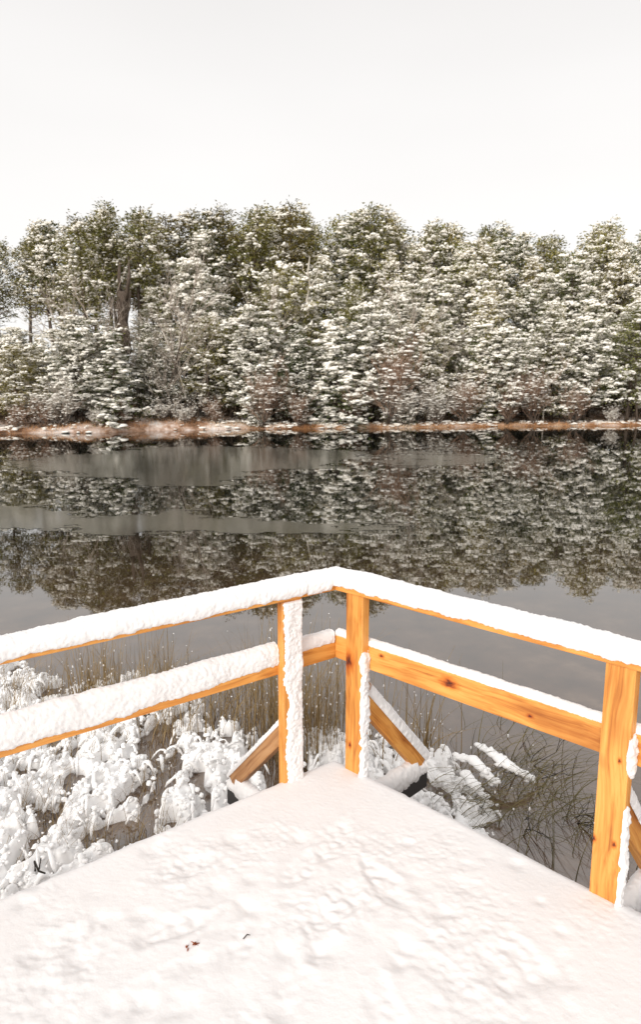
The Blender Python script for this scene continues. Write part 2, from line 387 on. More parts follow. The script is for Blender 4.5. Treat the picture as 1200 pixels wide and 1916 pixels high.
# joists sticking out past the edge and the braces standing on them
deck = empty('viewing_deck', C0+Vector((0, 0, 0)), 'wooden lakeside viewing deck corner under a thick blanket of trodden snow', 'deck')
brs = []
for dd, nn, s0, po in posts:
    c_ = C0+dd*s0
    jz = D-(.28 if dd is dL else .20)
    if s0 < 2:
        jo = board('joist', Vector((c_.x, c_.y, jz-.055))-nn*.5, nn, 1.08, .055, .11, M_dark, deck)
    a = c_+nn*(PO+PT)+Vector((0, 0, D+(.24 if dd is dL else .36))); e_ = c_+nn*.54+Vector((0, 0, jz+.03)); xd = (e_-a); L_ = xd.length; xd.normalize()
    zd = dd.cross(xd).normalized()
    if zd.z < 0: zd = -zd
    bb = board('brace', a, xd, L_, .045, .085, M_wood2 if dd is dL else M_wood, rail, zd=zd)
    brs.append((a, e_, xd, zd, dd, nn, s0))

# ---- snow on the railing
def resample(P, n_):
    d_ = [0]
    for a, b_ in zip(P, P[1:]): d_.append(d_[-1]+math.hypot(b_[0]-a[0], b_[1]-a[1]))
    o = []
    for i in range(n_):
        q = d_[-1]*i/(n_-1)
        for j in range(len(P)-1):
            if q <= d_[j+1]+1e-9:
                f = (q-d_[j])/max(1e-9, d_[j+1]-d_[j]); o.append((lerp(P[j][0], P[j+1][0], f), lerp(P[j][1], P[j+1][1], f))); break
    for _ in range(4):
        o = [o[0]]+[((o[i-1][0]+2*o[i][0]+o[i+1][0])/4, (o[i-1][1]+2*o[i][1]+o[i+1][1])/4) for i in range(1, n_-1)]+[o[-1]]
    return o
def rough_n(p, k=1.0):
    return k*(.0025*N.noise(p*9)+.0018*N.noise(p*28)+.0026*N.noise(p*70)+.0030*N.noise(p*140))
def sweep(name, frames, prof_fn, material, parent, ns=40, k=1.0, close=True):
    """frames: list of (point, outward, up, s)"""
    rows = []
    for (p, n_, up, s) in frames:
        P = resample(prof_fn(s), ns); row = []
        for i, (y, z) in enumerate(P):
            a = P[max(0, i-1)]; b_ = P[min(ns-1, i+1)]; ty, tz = b_[0]-a[0], b_[1]-a[1]; L_ = math.hypot(ty, tz) or 1
            ny, nz_ = -tz/L_, ty/L_
            w_ = p+n_*y+up*z
            dsp = rough_n(w_, k)
            row.append(w_+(n_*ny+up*nz_)*dsp)
        rows.append(row)
    mb_ = MB(); mb_.grid(rows)
    if close:
        i0 = 0; m_ = ns
        mb_.f.append(tuple(range(m_))); e0 = (len(rows)-1)*m_; mb_.f.append(tuple(range(e0, e0+m_))[::-1])
    off = Vector(parent.location)
    return mb_.build(name, material, parent, shift=off)
# continuous cap of the top rail: from far left round the corner to the right
DS = .006; fr = []
nLn = int(LL/DS); nRn = int(LR/DS)
for i in range(-nLn, nRn+1):
    s = i*DS; f = sstep(-.07, .07, s)
    base = C0+(dL*(-s) if s < 0 else dR*s); nn = nL.lerp(nR, f); nn.normalize(); nn = nn/math.cos(math.asin(min(1, abs((nL.lerp(nR, f).normalized()).cross(nL if s < 0 else nR).z))))
    fr.append((Vector((base.x, base.y, R0)), nn, Vector((0, 0, 1)), s))
def prof_top(s):
    T = .056-.012*sstep(.6, 1.6, abs(s))+.008*n3(s*2.3, 1)+.004*n3(s*9, 2)
    lo = .020+.010*n3(s*6, 5)+.008*n3(s*22, 6)+.004*n3(s*60, 6)
    if s < -.05: lo = .012+.009*n3(s*5, 8)+.008*n3(s*22, 6)
    if s < -.02 and s > -.16: lo = .006
    dr = lo
    bul = .012+.004*n3(s*12, 4)
    return [(.004, dr), (-bul*.6, dr-.001), (-bul-.003, dr+.016), (-bul, RT+.018), (.004, RT+T*.72), (.022, RT+T*.96), (RW*.5, RT+T+.004), (RW-.022, RT+T*.96), (RW-.003, RT+T*.70), (RW+bul, RT+.012), (RW+bul*.8, RT-.012), (RW-.004, RT-.014)]
tag(sweep('snow_cap', fr, prof_top, M_snow, rail, ns=44, k=1.15), label='thick rounded cap of snow along the top rail')
# snow on the middle rails
def line_frames(base, d_, n_, z, s0, s1):
    n__ = int((s1-s0)/DS); return [(Vector((base.x, base.y, z))+d_*(s0+i*DS), n_, Vector((0, 0, 1)), s0+i*DS) for i in range(n__+1)]
cmi = corner(MO)
def prof_midL(s):
    T = .036+.007*n3(s*2.7, 11)+.005*n3(s*11, 2)
    lo = -.088+.014*n3(s*3, 15)+.010*n3(s*14, 16)+.006*n3(s*45, 6)+.02*sstep(1.0, .3, s)
    bul = .017+.006*n3(s*8, 14)
    return [(.004, lo), (-.006, lo), (-bul*.7, lo+.016), (-bul, lo+.04), (-bul, .0), (-bul*.75, T*.6), (.0, T*.95), (MT*.5, T+.004), (MT+.002, T*.8), (MT+.012, .01), (MT+.006, -.012), (MT-.004, -.016)]
def prof_midR(s):
    T = .030+.006*n3(s*3.7, 31)+.004*n3(s*15, 2)
    bul = .003
    return [(.004, -.002), (-bul, .002+.003*n3(s*30, 3)), (-bul-.003, .012), (.004, T*.9), (MT*.5, T+.003), (MT-.002, T*.85), (MT+.008, .006), (MT+.004, -.012), (MT-.004, -.014)]
# left middle rail: pieces either side of the near-corner post
sweep('snow_cap', line_frames(cmi, dL, nL, MZ+MH, sPL[0]+(C0-cmi).dot(dL)+PW/2+.002, LL-.1), prof_midL, M_snow, rail, ns=40, k=1.2)
sweep('snow_cap', line_frames(cmi, dL, nL, MZ+MH, .012, sPL[0]+(C0-cmi).dot(dL)-PW/2+.01), lambda s: [(y*.6 if y < 0 else y, z*.55 if z < 0 else z*.75) for y, z in prof_midL(s)], M_snow, rail, ns=36, k=1.0)
sweep('snow_cap', line_frames(cmi, dR, nR, MZ+MH, 0.0, LR-.1), prof_midR, M_snow, rail, ns=26, k=.75)
# snow plastered on upright faces
def plaster(name, o0, ud, vd, nd_, U, V, thick, parent, res=.005, k=1.0, wrap=.0):
    nu, nv = max(6, int(U/res)), int(V/res); rows = []
    for j in range(nv+1):
        v_ = V*j/nv; row = []
        for i in range(nu+1):
            u_ = U*i/nu; p = o0+ud*u_+vd*v_
            th = thick(u_, v_)
            ed = min(1.0, min(u_/.006+.0, (U-u_)/.006, v_/.01, (V-v_)/.01))
            th = th+rough_n(p, k*1.3) if th > 0 else th
            d_ = th*ed-.003*(1-ed) if th > 0 else max(-.003, th)
            row.append(p+nd_*d_+(ud*(-wrap if u_ < U/2 else wrap))*(1+1.6*n3(v_*31, u_*20, 4)+1.2*n3(v_*9, 4))*(1 if th > .002 else 0)*min(1, max(0, th/.01))*abs(2*u_/U-1)**3)
        rows.append(row)
    mb_ = MB(); mb_.grid(rows); return mb_.build(name, M_snow, parent, shift=Vector(parent.location))
Z = Vector((0, 0, 1))
for dd, nn, s0, po in posts:
    base = C0+dd*s0+nn*PO
    if dd is dL:   # wide inner face coated, from near the top down to the deck
        def th(u, v_, q=s0):
            e_ = .013*sstep(0, .03, .012+u-.020*(n3(v_*9, q)+.35)-.012*n3(v_*35, q+2)-.010*n3(v_*90, q+2))
            return .013+.004*n3(v_*7, u*20, q)-.028*(1-sstep(0, .02, u+.012-.020*(1-v_/.9)-.014*n3(v_*8, q*3)-.012*n3(v_*33, 5)-.006*n3(v_*90, 7)-.026*math.exp(-((v_-.42)/.06)**2)))
        plaster('snow_crust', Vector((base.x, base.y, D-.04))+dd*(PW/2), -dd, Z, -nn, PW, .895, th, rail, k=1.2, wrap=.004)
    else:          # narrow side that faces away from the corner
        def th(u, v_, q=s0):
            return .010+.010*n3(v_*6, u*10, q)+.004*n3(v_*24, 3)+.005*n3(v_*60, u*40, 3)-.035*sstep(.60, .74, v_+.10*n3(v_*3, q)+.3*abs(u-.02)) - (.034*math.exp(-((v_-.47+.5*u+.05*n3(v_*20, u*30))/.05)**2) if q > .8 else 0)
        plaster('snow_crust', Vector((base.x, base.y, D-.04))+dd*(PW/2), nn, Z, dd, PT+.0, .885, th, rail, k=1.3, wrap=.009)
# snow on the braces
for a, e_, xd, zd, dd, nn, s0 in brs:
    side = xd.cross(zd).normalized(); L_ = (e_-a).length
    T = .046 if dd is dR else .012
    frs = [(a+zd*.040+xd*(i*.006), side, zd, i*.006) for i in range(int(L_/.006)+4)]
    sweep('snow_cap', frs, lambda s: [(-.026, -.012), (-.033, .0), (-.028, T*.7), (-.012, T+.003*n3(s*20, 1)), (.012, T), (.028, T*.7), (.033, .0), (.026, -.012)], M_snow, rail, ns=22, k=1.2)

# ---- deck boards, piles and snow blanket
ce = corner(.075)
def deck_pt(a, b_, z): return Vector((ce.x, ce.y, z))+dL*a+dR*b_
mb = MB()
for i in range(42):      # boards run along the right edge
    a0, a1 = .03+i*.145, .03+i*.145+.14
    q = [deck_pt(a0, .03, 0), deck_pt(a1, .03, 0), deck_pt(a1, 6, 0), deck_pt(a0, 6, 0)]
    lo, hi = D-.135, D-.09
    A = [p+Z*lo for p in q]; B_ = [p+Z*hi for p in q]
    i0 = len(mb.v); mb.v += A+B_
    mb.f += [(i0, i0+1, i0+2, i0+3), (i0+4, i0+7, i0+6, i0+5)]+[(i0+j, i0+4+j, i0+4+(j+1) % 4, i0+(j+1) % 4) for j in range(4)]
mb.build('deck_boards', M_wood2, deck, smooth=False, shift=Vector(deck.location))
for a, b_ in ((.3, .3), (2.2, .3), (.3, 2.2), (4.2, .3), (.3, 4.2), (2.2, 2.2)):
    mb = MB(); p = deck_pt(a, b_, 0); mb.tube([p+Z*z for z in (-1.2, 0, D-.14)], [.075]*3, 12)
    mb.build('pile', M_dark, deck, shift=Vector(deck.location))
# footprints: world position from where they are seen, heading
feet = []
rf = random.Random(5)
rd_ = random.Random(12); DIM = []
for _ in range(90):
    q_ = px(rd_.uniform(30, 1080), rd_.uniform(1560, 1910), D); DIM.append((q_.x, q_.y, rd_.uniform(.02, .055), rd_.uniform(.3, 1)*.009))
for (x, y, hd, dp) in [(625, 1572, 1.2, .7), (570, 1620, .9, .6), (715, 1650, 2.0, .8), (640, 1690, 1.0, .6), (350, 1622, .5, .7), (330, 1735, .5, .8), (455, 1760, 1.1, .5), (600, 1745, 1.7, .5), (560, 1835, 1.1, .5), (800, 1800, 2.3, .45), (870, 1850, 1.4, .35), (985, 1795, 1.9, .5), (120, 1760, .8, .5), (250, 1865, .9, .4), (720, 1895, 1.6, .5)]:
    p = px(x, y, D); feet.append((p.x, p.y, hd, dp*.7))
zc = px(560, 1740, D)
def deck_z(x, y):
    p = Vector((x, y, 0))
    z = .007*N.noise(p*1.3)+.002*N.noise(p*5)
    zone = math.exp(-((x-zc.x)/1.2)**4-((y-zc.y)/.8)**4)
    if y < 2.5: zone = max(zone, .4*sstep(.2, -.15, N.noise(p*1.3+Vector((3, 1, 0)))))
    pat = sstep(-.12, .30, N.noise(p*3.1+Vector((7, 2, 0))))
    q_ = p+Vector((N.noise(p*6), N.noise(p*6+Vector((9, 0, 0))), 0))*.05
    rz_ = abs(N.noise(q_*8)); rb = abs(N.noise(q_*23+Vector((5, 2, 0))))
    z += zone*(.002-.002*N.noise(p*4.5)+pat*(-.010*max(0, .12-rz_)+.003*N.noise(p*16)+.0030*N.noise(p*42)+.0024*N.noise(p*85)-.010*max(0, .12-rb)))
    for fx, fy, fr_, dp in DIM:
        r2 = ((x-fx)**2+(y-fy)**2)/(fr_*fr_)
        if r2 < 4: z -= dp*math.exp(-r2*(1.2+.8*n3(x*25, y*25, fx)))
    for fx, fy, hd, dp in feet:
        dx, dy = x-fx, y-fy
        if dx*dx+dy*dy > .06: continue
        u_ = dx*math.cos(hd)+dy*math.sin(hd); v_ = -dx*math.sin(hd)+dy*math.cos(hd)
        u_ += .02*n3(x*14, y*14); v_ += .02*n3(x*14, y*14, 4)
        r_ = math.sqrt((u_/.135)**2+(v_/(.052-.012*u_/.135))**2)
        z -= dp*.015*(1-sstep(.60, 1.15, r_))*(1+.9*n3(x*34, y*34)); z += dp*.003*math.exp(-((r_-1.32)/.25)**2)*(1+2.2*n3(x*32, y*32, 6))
    z += .0014*N.noise(p*90)+.0010*N.noise(p*150)
    return z
def axis():
    o = [-.012, -.010, -.006, 0.0, .006, .012, .018, .025]; q = .032
    while q < 2.7: o.append(q); q += .0075
    while q < 6.0: o.append(q); q += .06
    return o
AX = axis(); rows = []
sn = math.sin(inter)
for ia, a in enumerate(AX):
    row = []
    for ib, b_ in enumerate(AX):
        p = deck_pt(a, b_, 0); e_ = min(a, b_)*sn
        wob = .012*n3(p.x*5, p.y*5, 2)+.008*n3(p.x*17, p.y*17, 3)+.008*n3(p.x*45, p.y*45, 3)+.005*n3(p.x*100, p.y*100, 3)
        q = deck_pt(a-wob*(1-sstep(0, .06, b_*0+a)), b_-wob*(1-sstep(0, .06, b_)), 0)
        z = deck_z(p.x, p.y)
        if e_ < .07: z -= .045*(1-e_/.07)**2.2 if e_ >= 0 else .045+(.09 if e_ < -.011*sn else .05 if e_ < -.008*sn else .02)
        else: z += 0
        row.append(Vector((q.x, q.y, D+z)))
    rows.append(row)
mb = MB(); mb.grid(rows); mb.f = [f[::-1] for f in mb.f]
tag(mb.build('snow_blanket', M_deck_snow, deck, shift=Vector(deck.location)), label='smooth snow trodden with soft footprints in the middle')
# joist snow
for dd, nn, s0, po in posts[:3]+posts[3:]:
    if s0 > 2: continue
    c_ = C0+dd*s0
    frs = [(Vector((c_.x, c_.y, D-(.28 if dd is dL else .20)))+nn*(.02+i*.006), dd if dd is dR else -dd, Z, .02+i*.006) for i in range(int(.56/.006))]
    sweep('snow_cap', frs, lambda s: [(-.028, -.03), (-.04, -.01-.01*n3(s*30, 2)), (-.042, .03), (-.02, .075+.01*n3(s*10, 3)), (.02, .078), (.042, .03), (.04, -.02-.015*n3(s*30, 4)), (.028, -.04)] if s < .50 else [(-.028, -.02), (-.036, -.0), (-.03, .02), (-.015, .04), (.015, .04), (.03, .02), (.036, .0), (.028, -.02)], M_snow, deck, ns=24, k=1.8)

# ------------------------------------------------------------------ marsh beside the deck
rm = random.Random(11)
def snow_mask(x, y):
    """1 where snow lies on the bog, 0 where open water shows"""
    m_ = 0.0
    return m_
BL = [  # lumps of snowy bog: pixel centre, pixel radii (seen on the water level), strength
    (120, 1500, 330, 130, 1.0), (60, 1630, 230, 80, 1.0), (230, 1450, 170, 110, 1.0), (110, 1330, 150, 55, .95), (20, 1400, 160, 70, .9), (190, 1285, 90, 30, .8), (250, 1400, 120, 80, 1.0),
    (385, 1450, 70, 85, 1.0), (430, 1420, 45, 50, .7), (330, 1330, 60, 40, .7), (250, 1590, 130, 30, .9), (400, 1380, 60, 40, .6), (-150, 1450, 300, 200, 1), (-100, 1300, 150, 80, .9), (360, 1490, 40, 40, .8), (450, 1480, 60, 45, .8),
    (800, 1455, 95, 60, 1.0), (730, 1400, 70, 40, .8), (860, 1490, 50, 34, .8), (620, 1390, 90, 40, .6), (850, 1530, 60, 40, .9), (800, 1440, 80, 45, .9), (870, 1480, 50, 26, .8), (905, 1560, 40, 20, .8), (700, 1440, 80, 60, .9), (425, 1490, 80, 60, 1), (370, 1420, 60, 60, 1), (420, 1380, 60, 40, .9)]
BW = []
for (x, y, rx, ry, st) in BL:
    c_ = px(x, y, .1); a = px(x+rx, y, .1); u = px(x, y-ry, .1); d_ = px(x, y+ry, .1)
    BW.append((c_.x, (u.y+d_.y)/2, abs(a.x-c_.x), abs(u.y-d_.y)/2, st))
HO = [(400, 1540, 90, 20), (300, 1470, 18, 50), (315, 1420, 16, 40), (225, 1540, 60, 22), (250, 1560, 60, 16), (85, 1502, 34, 12), (62, 1548, 20, 9), (120, 1595, 22, 9), (40, 1432, 26, 16), (290, 1365, 24, 24), (90, 1395, 20, 8), (260, 1390, 18, 10)]
HW = []
for (x, y, rx, ry) in HO:
    rx *= 1.2; ry *= 1.1
    c_ = px(x, y, .1); a = px(x+rx, y, .1); u = px(x, y-ry, .1); d_ = px(x, y+ry, .1)
    HW.append((c_.x, (u.y+d_.y)/2, abs(a.x-c_.x), abs(u.y-d_.y)/2))
def marsh_h(x, y):
    jx = x+.10*n3(x*3, y*3, 1)+.04*n3(x*9, y*9, 1); jy = y+.14*n3(x*3, y*3, 8)+.05*n3(x*9, y*9, 8)
    m_ = 0
    for cx, cy, rx, ry, st in BW:
        r_ = ((jx-cx)/rx)**2+((jy-cy)/ry)**2
        if r_ < 1.6: m_ = max(m_, st*(1-sstep(.5, 1.35, r_)))
    for cx, cy, rx, ry in HW:
        r_ = ((jx-cx)/rx)**2+((jy-cy)/ry)**2
        if r_ < 2: m_ = min(m_, sstep(.55, 1.5, r_))
    if m_ < .02: return -.12
    p = Vector((x, y*.55, 0))
    q = p+Vector((n3(x*4, y*4, 3), n3(x*4, y*4, 5), 0))*.05
    d1 = N.voronoi(q*4.2)[0][0]; d2 = N.voronoi(q*11)[0][0]; d3 = N.voronoi(q*25)[0][0]
    pil = .040*math.sqrt(max(0, 1-(d1/.85)**2))+.030*math.sqrt(max(0, 1-(d2/.8)**2))+.020*math.sqrt(max(0, 1-(d3/.8)**2))
    return -.11+.15*sstep(.0, .75, m_)+pil*(.35+.65*m_)+.08*N.noise(p*2.2)-1.3*max(0, N.noise(Vector((x*6.5, y*2.6, 3)))-.24)-1.0*max(0, N.noise(Vector((x*17, y*5.5, 7)))-.20)-.25*max(0, N.noise(Vector((x*34, y*10, 7)))-.1)+.010*N.noise(p*26)+.008*N.noise(p*55)
mb = MB(); rows = []
y = 1.7
while y < 6.6:
    rows.append([(-4.2+i*.017, y) for i in range(int(5.9/.017))]); y += .017
rows = [[Vector((x, y_+0, marsh_h(x, y_))) for x, y_ in r_] for r_ in rows]
for _it in range(2):
    nr_ = [r_[:] for r_ in rows]
    for j in range(1, len(rows)-1):
        for i in range(1, len(rows[0])-1):
            v_ = rows[j][i]; nr_[j][i] = Vector((v_.x, v_.y, .5*v_.z+.125*(rows[j-1][i].z+rows[j+1][i].z+rows[j][i-1].z+rows[j][i+1].z)))
    rows = nr_
# only keep faces that rise above the water
m_ = len(rows[0]); H_ = [v_.z for r_ in rows for v_ in r_]
mb.v = [v_ for r_ in rows for v_ in r_]
for i in range(len(rows)-1):
    for j in range(m_-1):
        a = i*m_+j; q = (a, a+1, a+m_+1, a+m_)
        if max(H_[k_] for k_ in q) > -.02: mb.f.append(q)
bm = bmesh.new(); me = bpy.data.meshes.new('marsh_snow'); me.from_pydata([tuple(v_) for v_ in mb.v], [], mb.f); bm.from_mesh(me)
bmesh.ops.delete(bm, geom=[v_ for v_ in bm.verts if not v_.link_faces], context='VERTS')
bm.to_mesh(me); bm.free(); me.polygons.foreach_set('use_smooth', [True]*len(me.polygons)); me.materials.append(M_marsh)
o = bpy.data.objects.new('marsh_snow', me); COL.objects.link(o)
tag(o, 'lumpy snow lying over the boggy shore below the deck', 'snow', kind='stuff')

# snow laden bent grass: drooping fingers of snow over the bog
fing = MB(); dry = MB(); cnt = 0
def inside_deck(x, y):
    p = Vector((x, y, 0))-ce; return p.dot(nL) < .06 and p.dot(nR) < .06
while cnt < 700:
    x = rm.uniform(-4.0, 1.6); y = rm.uniform(2.2, 6.3)
    if inside_deck(x, y): continue
    h = marsh_h(x, y)
    if h < -.02: continue
    edge = h < .12
    if not edge and rm.random() < .35: continue
    cnt += 1
    ang = rm.gauss(-math.pi/2, .9) if x < .2 else rm.gauss(-.75, .5)
    L_ = rm.uniform(.05, .14); rise = rm.uniform(.01, .04); r0 = rm.uniform(.006, .013)
    p0 = Vector((x, y, h)); d_ = Vector((math.cos(ang), math.sin(ang), 0)); pts = []; rr = []
    for i in range(7):
        q = i/6
        pts.append(p0+d_*(L_*q)+Z*(rise*4*q*(1-q)-.10*q*q*L_/.15+.006*rm.uniform(-1, 1)))
        rr.append(r0*(.55+.6*math.sin(math.pi*min(1, q*.8+.15)))*rm.uniform(.55, 1.5))
    rr[-1] *= .5
    fing.tube(pts, rr, 6, flat=.85)
for _ in range(22000):      # clotted lumps
    x = rm.uniform(-4.0, 1.6); y = rm.uniform(2.2, 6.3)
    if inside_deck(x, y): continue
    h = marsh_h(x, y)
    if h < -.03 or (h > .2 and rm.random() < .6): continue
    s_ = .006+.018*rm.random()**2
    fing.blob(Vector((x, y, h-.45*s_)), s_*rm.uniform(.8, 1.2), s_*rm.uniform(.8, 1.5), s_*rm.uniform(.7, 1.3), 7, rm.gauss(0, .4), .3, rm)
# blade ribbons
def blade(mb_, p0, ang, H, lean, wid, curl=1.0, seg=6, rnd=rm):
    d_ = Vector((math.cos(ang), math.sin(ang), 0)); sd_ = Vector((-math.sin(ang+.6), math.cos(ang+.6), 0)); prev = None; pts = []
    for i in range(seg+1):
        q = i/seg; p = p0+d_*(lean*q**(1+curl))+Z*(H*(q-.32*curl*lean/max(H, .01)*q*q)); pts.append(p)
        w_ = wid*(1-q*.8)
        cur = (p-sd_*w_, p+sd_*w_)
        if prev: mb_.quad(prev[0], prev[1], cur[1], cur[0])
        prev = cur
    return pts
reed = MB(); reed_snow = MB()
def reeds(zone, n_, H0, H1, lean, mb_, snow=.3, wid=.0036, base=0.0):
    k_ = 0
    while k_ < n_:
        x, y = zone(); p = px(x, y, base)
        if inside_deck(p.x, p.y): k_ += 1; continue
        k_ += 1
        c_ = n3(p.x*2.5, p.y*2.5, 17)
        if c_ < rm.uniform(-.35, .15): continue
        H = rm.uniform(H0, H1)*(1+.4*c_)
        pts = blade(mb_, p-Z*.05, rm.uniform(0, 6.28), H, abs(rm.gauss(0, lean))*H, wid*rm.uniform(.7, 1.5), rm.uniform(.4, 1.4))
        if rm.random() < snow:
            for _ in range(rm.randint(1, 2)):
                q = pts[rm.randint(2, 6)]; s_ = rm.uniform(.003, .008)
                reed_snow.blob(q, s_*.8, s_*.7, s_*rm.uniform(.8, 2), 5, rnd=rm, jit=.35)
reeds(lambda: (rm.gauss(400, 120), rm.uniform(1280, 1400)), 1000, .15, .6, .45, reed, .10, .0027)
reeds(lambda: (rm.uniform(140, 330), rm.uniform(1270, 1330)), 420, .2, .7, .4, reed, .10, .0027)
reeds(lambda: (rm.gauss(575, 45), rm.uniform(1330, 1440)), 850, .3, 1.0, .3, reed, .2, .0028)
reeds(lambda: (rm.gauss(770, 40), rm.uniform(1380, 1450)), 120, .3, .75, .4, reed, .5)
reeds(lambda: (rm.uniform(-60, 330), rm.uniform(1280, 1600)), 2200, .06, .26, .8, reed, .07, .002, .03)
reeds(lambda: (rm.gauss(90, 80), rm.uniform(1290, 1360)), 500, .2, .55, .5, reed, .3, .0022)
reeds(lambda: (rm.gauss(20, 40), rm.uniform(1560, 1660)), 90, .08, .25, .8, reed, .1)
tag(reed.build('reeds', M_reed, smooth=False), 'dry brown reeds standing in the water behind the railing', 'reeds', kind='stuff')
rg = MB()
def rz(): return (rm.gauss(960, 75), rm.gauss(1480, 70))
k_ = 0
for (cx_, cy_, n_, ang, sp) in [(950, 1450, 90, -.6, .4), (1000, 1500, 90, -.6, .5), (1060, 1540, 60, -.5, .5), (900, 1530, 60, -.6, .4), (960, 1420, 70, -.5, .5), (900, 1440, 50, -.6, .4), (1040, 1480, 60, -.4, .6), (880, 1500, 60, -.7, .4), (980, 1540, 50, -.6, .5), (1060, 1420, 40, -.9, .8), (860, 1560, 40, -.6, .4), (1000, 1620, 24, 1.2, .6), (930, 1360, 26, .3, 1.2), (1110, 1560, 14, 1.6, .8), (800, 1500, 60, -.7, .4), (1200, 1520, 30, -.6, .8), (1195, 1620, 16, -.6, .8)]:
    for _ in range(int(n_*.42)):
        p = px(cx_+rm.gauss(0, 28), cy_+rm.gauss(0, 22), 0)
        if inside_deck(p.x, p.y): continue
        H = rm.uniform(.15, .5); pts = blade(rg, p-Z*.03, ang+rm.gauss(0, sp), H, H*rm.uniform(.5, 1.5), .0032*rm.uniform(.7, 1.5), rm.uniform(.6, 1.2))
        if rm.random() < .06:
            for _k in range(rm.randint(1, 5)):
                q = pts[rm.randint(2, 6)]
                if q.z > .02: s_ = rm.uniform(.004, .011); reed_snow.blob(q, s_*.7, s_*.6, s_*rm.uniform(.8, 2), 5, rnd=rm, jit=.35)
tag(rg.build('water_grass', M_reed_g, smooth=False), 'green brown bent grass blades standing in dark water by the right post', 'grass', kind='stuff')
tag(reed_snow.build('reed_snow', M_snow), 'small beads of snow caught on the reeds', 'snow', kind='stuff')
tag(fing.build('bent_grass_snow', M_marsh), 'snow laden bent grass hanging over the boggy shore', 'grass', kind='stuff')

# distinct snow laden clumps leaning over the water on the right
def laden(pts_px, Zs, rads, label, seed):
    rr_ = random.Random(seed); P = [px(x, y, z) for (x, y), z in zip(pts_px, Zs)]
    root = empty('grass_clump', P[0]*1.0, label, 'grass')
    mb_ = MB(); n_ = 40; cen = []
    for i in range(n_+1):
        q = i/n_*(len(P)-1); k0 = min(int(q), len(P)-2); cen.append(P[k0].lerp(P[k0+1], q-k0))
    radii = [interp([(j/(len(rads)-1), r_) for j, r_ in enumerate(rads)], i/n_)*(1.15+.4*n3(i*.21, seed)+.3*n3(i*.9, seed)) for i in range(n_+1)]
    mb_.tube(cen, radii, 10, flat=.6)
    for i in range(34):
        c_ = cen[rr_.randint(2, n_)]; s_ = rr_.uniform(.008, .022)
        mb_.blob(c_+Vector((rr_.gauss(0, .018), rr_.gauss(0, .018), rr_.uniform(-.01, .012))), s_*1.4, s_, s_, 7, rr_.uniform(0, 3), rnd=rr_)
    mb_.build('snow', M_marsh, root, shift=root.location)
    g_ = MB()
    for i in range(46):
        c_ = cen[rr_.randint(0, n_)]; d_ = (P[-1]-P[0]).normalized()
        blade(g_, Vector((c_.x+rr_.gauss(0, .03), c_.y+rr_.gauss(0, .03), max(0, c_.z-.12))), math.atan2(d_.y, d_.x)+rr_.gauss(0, .5), rr_.uniform(.08, .2), rr_.uniform(.08, .25), .0018, rnd=rr_)
    tag(g_.build('grass_blades', M_reed, root, smooth=False, shift=root.location), kind='stuff')
laden([(892, 1392), (920, 1408), (950, 1430), (985, 1450), (1002, 1464)], [.14, .17, .16, .10, .04], [.018, .032, .036, .03, .008], 'bent grass weighed down by a long tongue of snow, farthest out over the water', 3)
laden([(852, 1415), (885, 1420), (905, 1440), (925, 1462), (930, 1470)], [.14, .18, .16, .10, .06], [.02, .034, .03, .026, .01], 'snow laden grass tuft drooping between the brace and the long snow tongue', 4)
laden([(870, 1445), (890, 1470), (912, 1500)], [.15, .14, .04], [.03, .032, .016], 'short fat snow tongue on grass at the bog edge right of the brace', 5)

# ------------------------------------------------------------------ small things on the snow
def oak_leaf(name, loc, rot, size, label):
    mb_ = MB(); n_ = 26; root = []
    out_ = []
    for i in range(n_):
        q = 2*math.pi*i/n_; rr_ = size*(.62+.25*math.cos(q)**2+.14*math.cos(q*7))
        x, y = math.cos(q)*rr_, math.sin(q)*rr_*.62
        out_.append(Vector((x, y, .35*(y*y)/size+.25*x*x/size+.004*math.sin(q*5))))
    i0 = 0; mb_.v.append(Vector((0, 0, 0))); mb_.v += out_
    mb_.f = [(0, 1+i, 1+(i+1) % n_) for i in range(n_)]
    mb_.tube([Vector((-size*.8, 0, .01)), Vector((-size*1.3, .004, .006))], [.0012, .0009], 5)
    o = mb_.build(name, M_leaf_dead); o.location = loc; o.rotation_euler = rot
    sm = o.modifiers.new('thick', 'SOLIDIFY'); sm.thickness = .0008
    return tag(o, label, 'leaf')
p = px(366, 1768, D); z_ = D+deck_z(p.x, p.y)
oak_leaf('dead_leaf', (p.x, p.y, z_+.002), (.5, .35, .4), .013, 'curled russet dead leaf lying in the trodden snow, the larger of two')
p = px(350, 1774, D); z_ = D+deck_z(p.x, p.y)
oak_leaf('dead_leaf', (p.x, p.y, z_+.001), (.2, -.5, 2.0), .010, 'small dark brown leaf scrap beside the curled russet leaf in the snow')
def twig(pts, rads, label, sub=()):
    mb_ = MB(); P = [Vector(q) for q in pts]
    mb_.tube(P, rads, 6)
    for s_ in sub: mb_.tube([Vector(q) for q in s_], [rads[0]*.7, rads[0]*.6, rads[0]*.4][:len(s_)], 5)
    o = mb_.build('twig', M_black_twig, shift=P[0]); o.location = P[0]
    return tag(o, label, 'twig')
a = px_at(64, 1612, 2.95); b_ = px_at(72, 1630, 2.9); c_ = px_at(84, 1634, 2.88); d_ = px_at(76, 1606, 2.9)
twig([a+Vector((0, 0, -.05)), a, b_, c_], [.005, .005, .005, .004], 'black forked twig poking out of the snow at the lower left bog edge', [(b_, d_)])
p = px(455, 1757, D); twig([p+Vector((0, 0, .0)), p+Vector((.012, .01, .008)), p+Vector((.022, .012, .004))], [.002, .002, .001], 'tiny dark twig fragment in the snow right of the dead leaf')
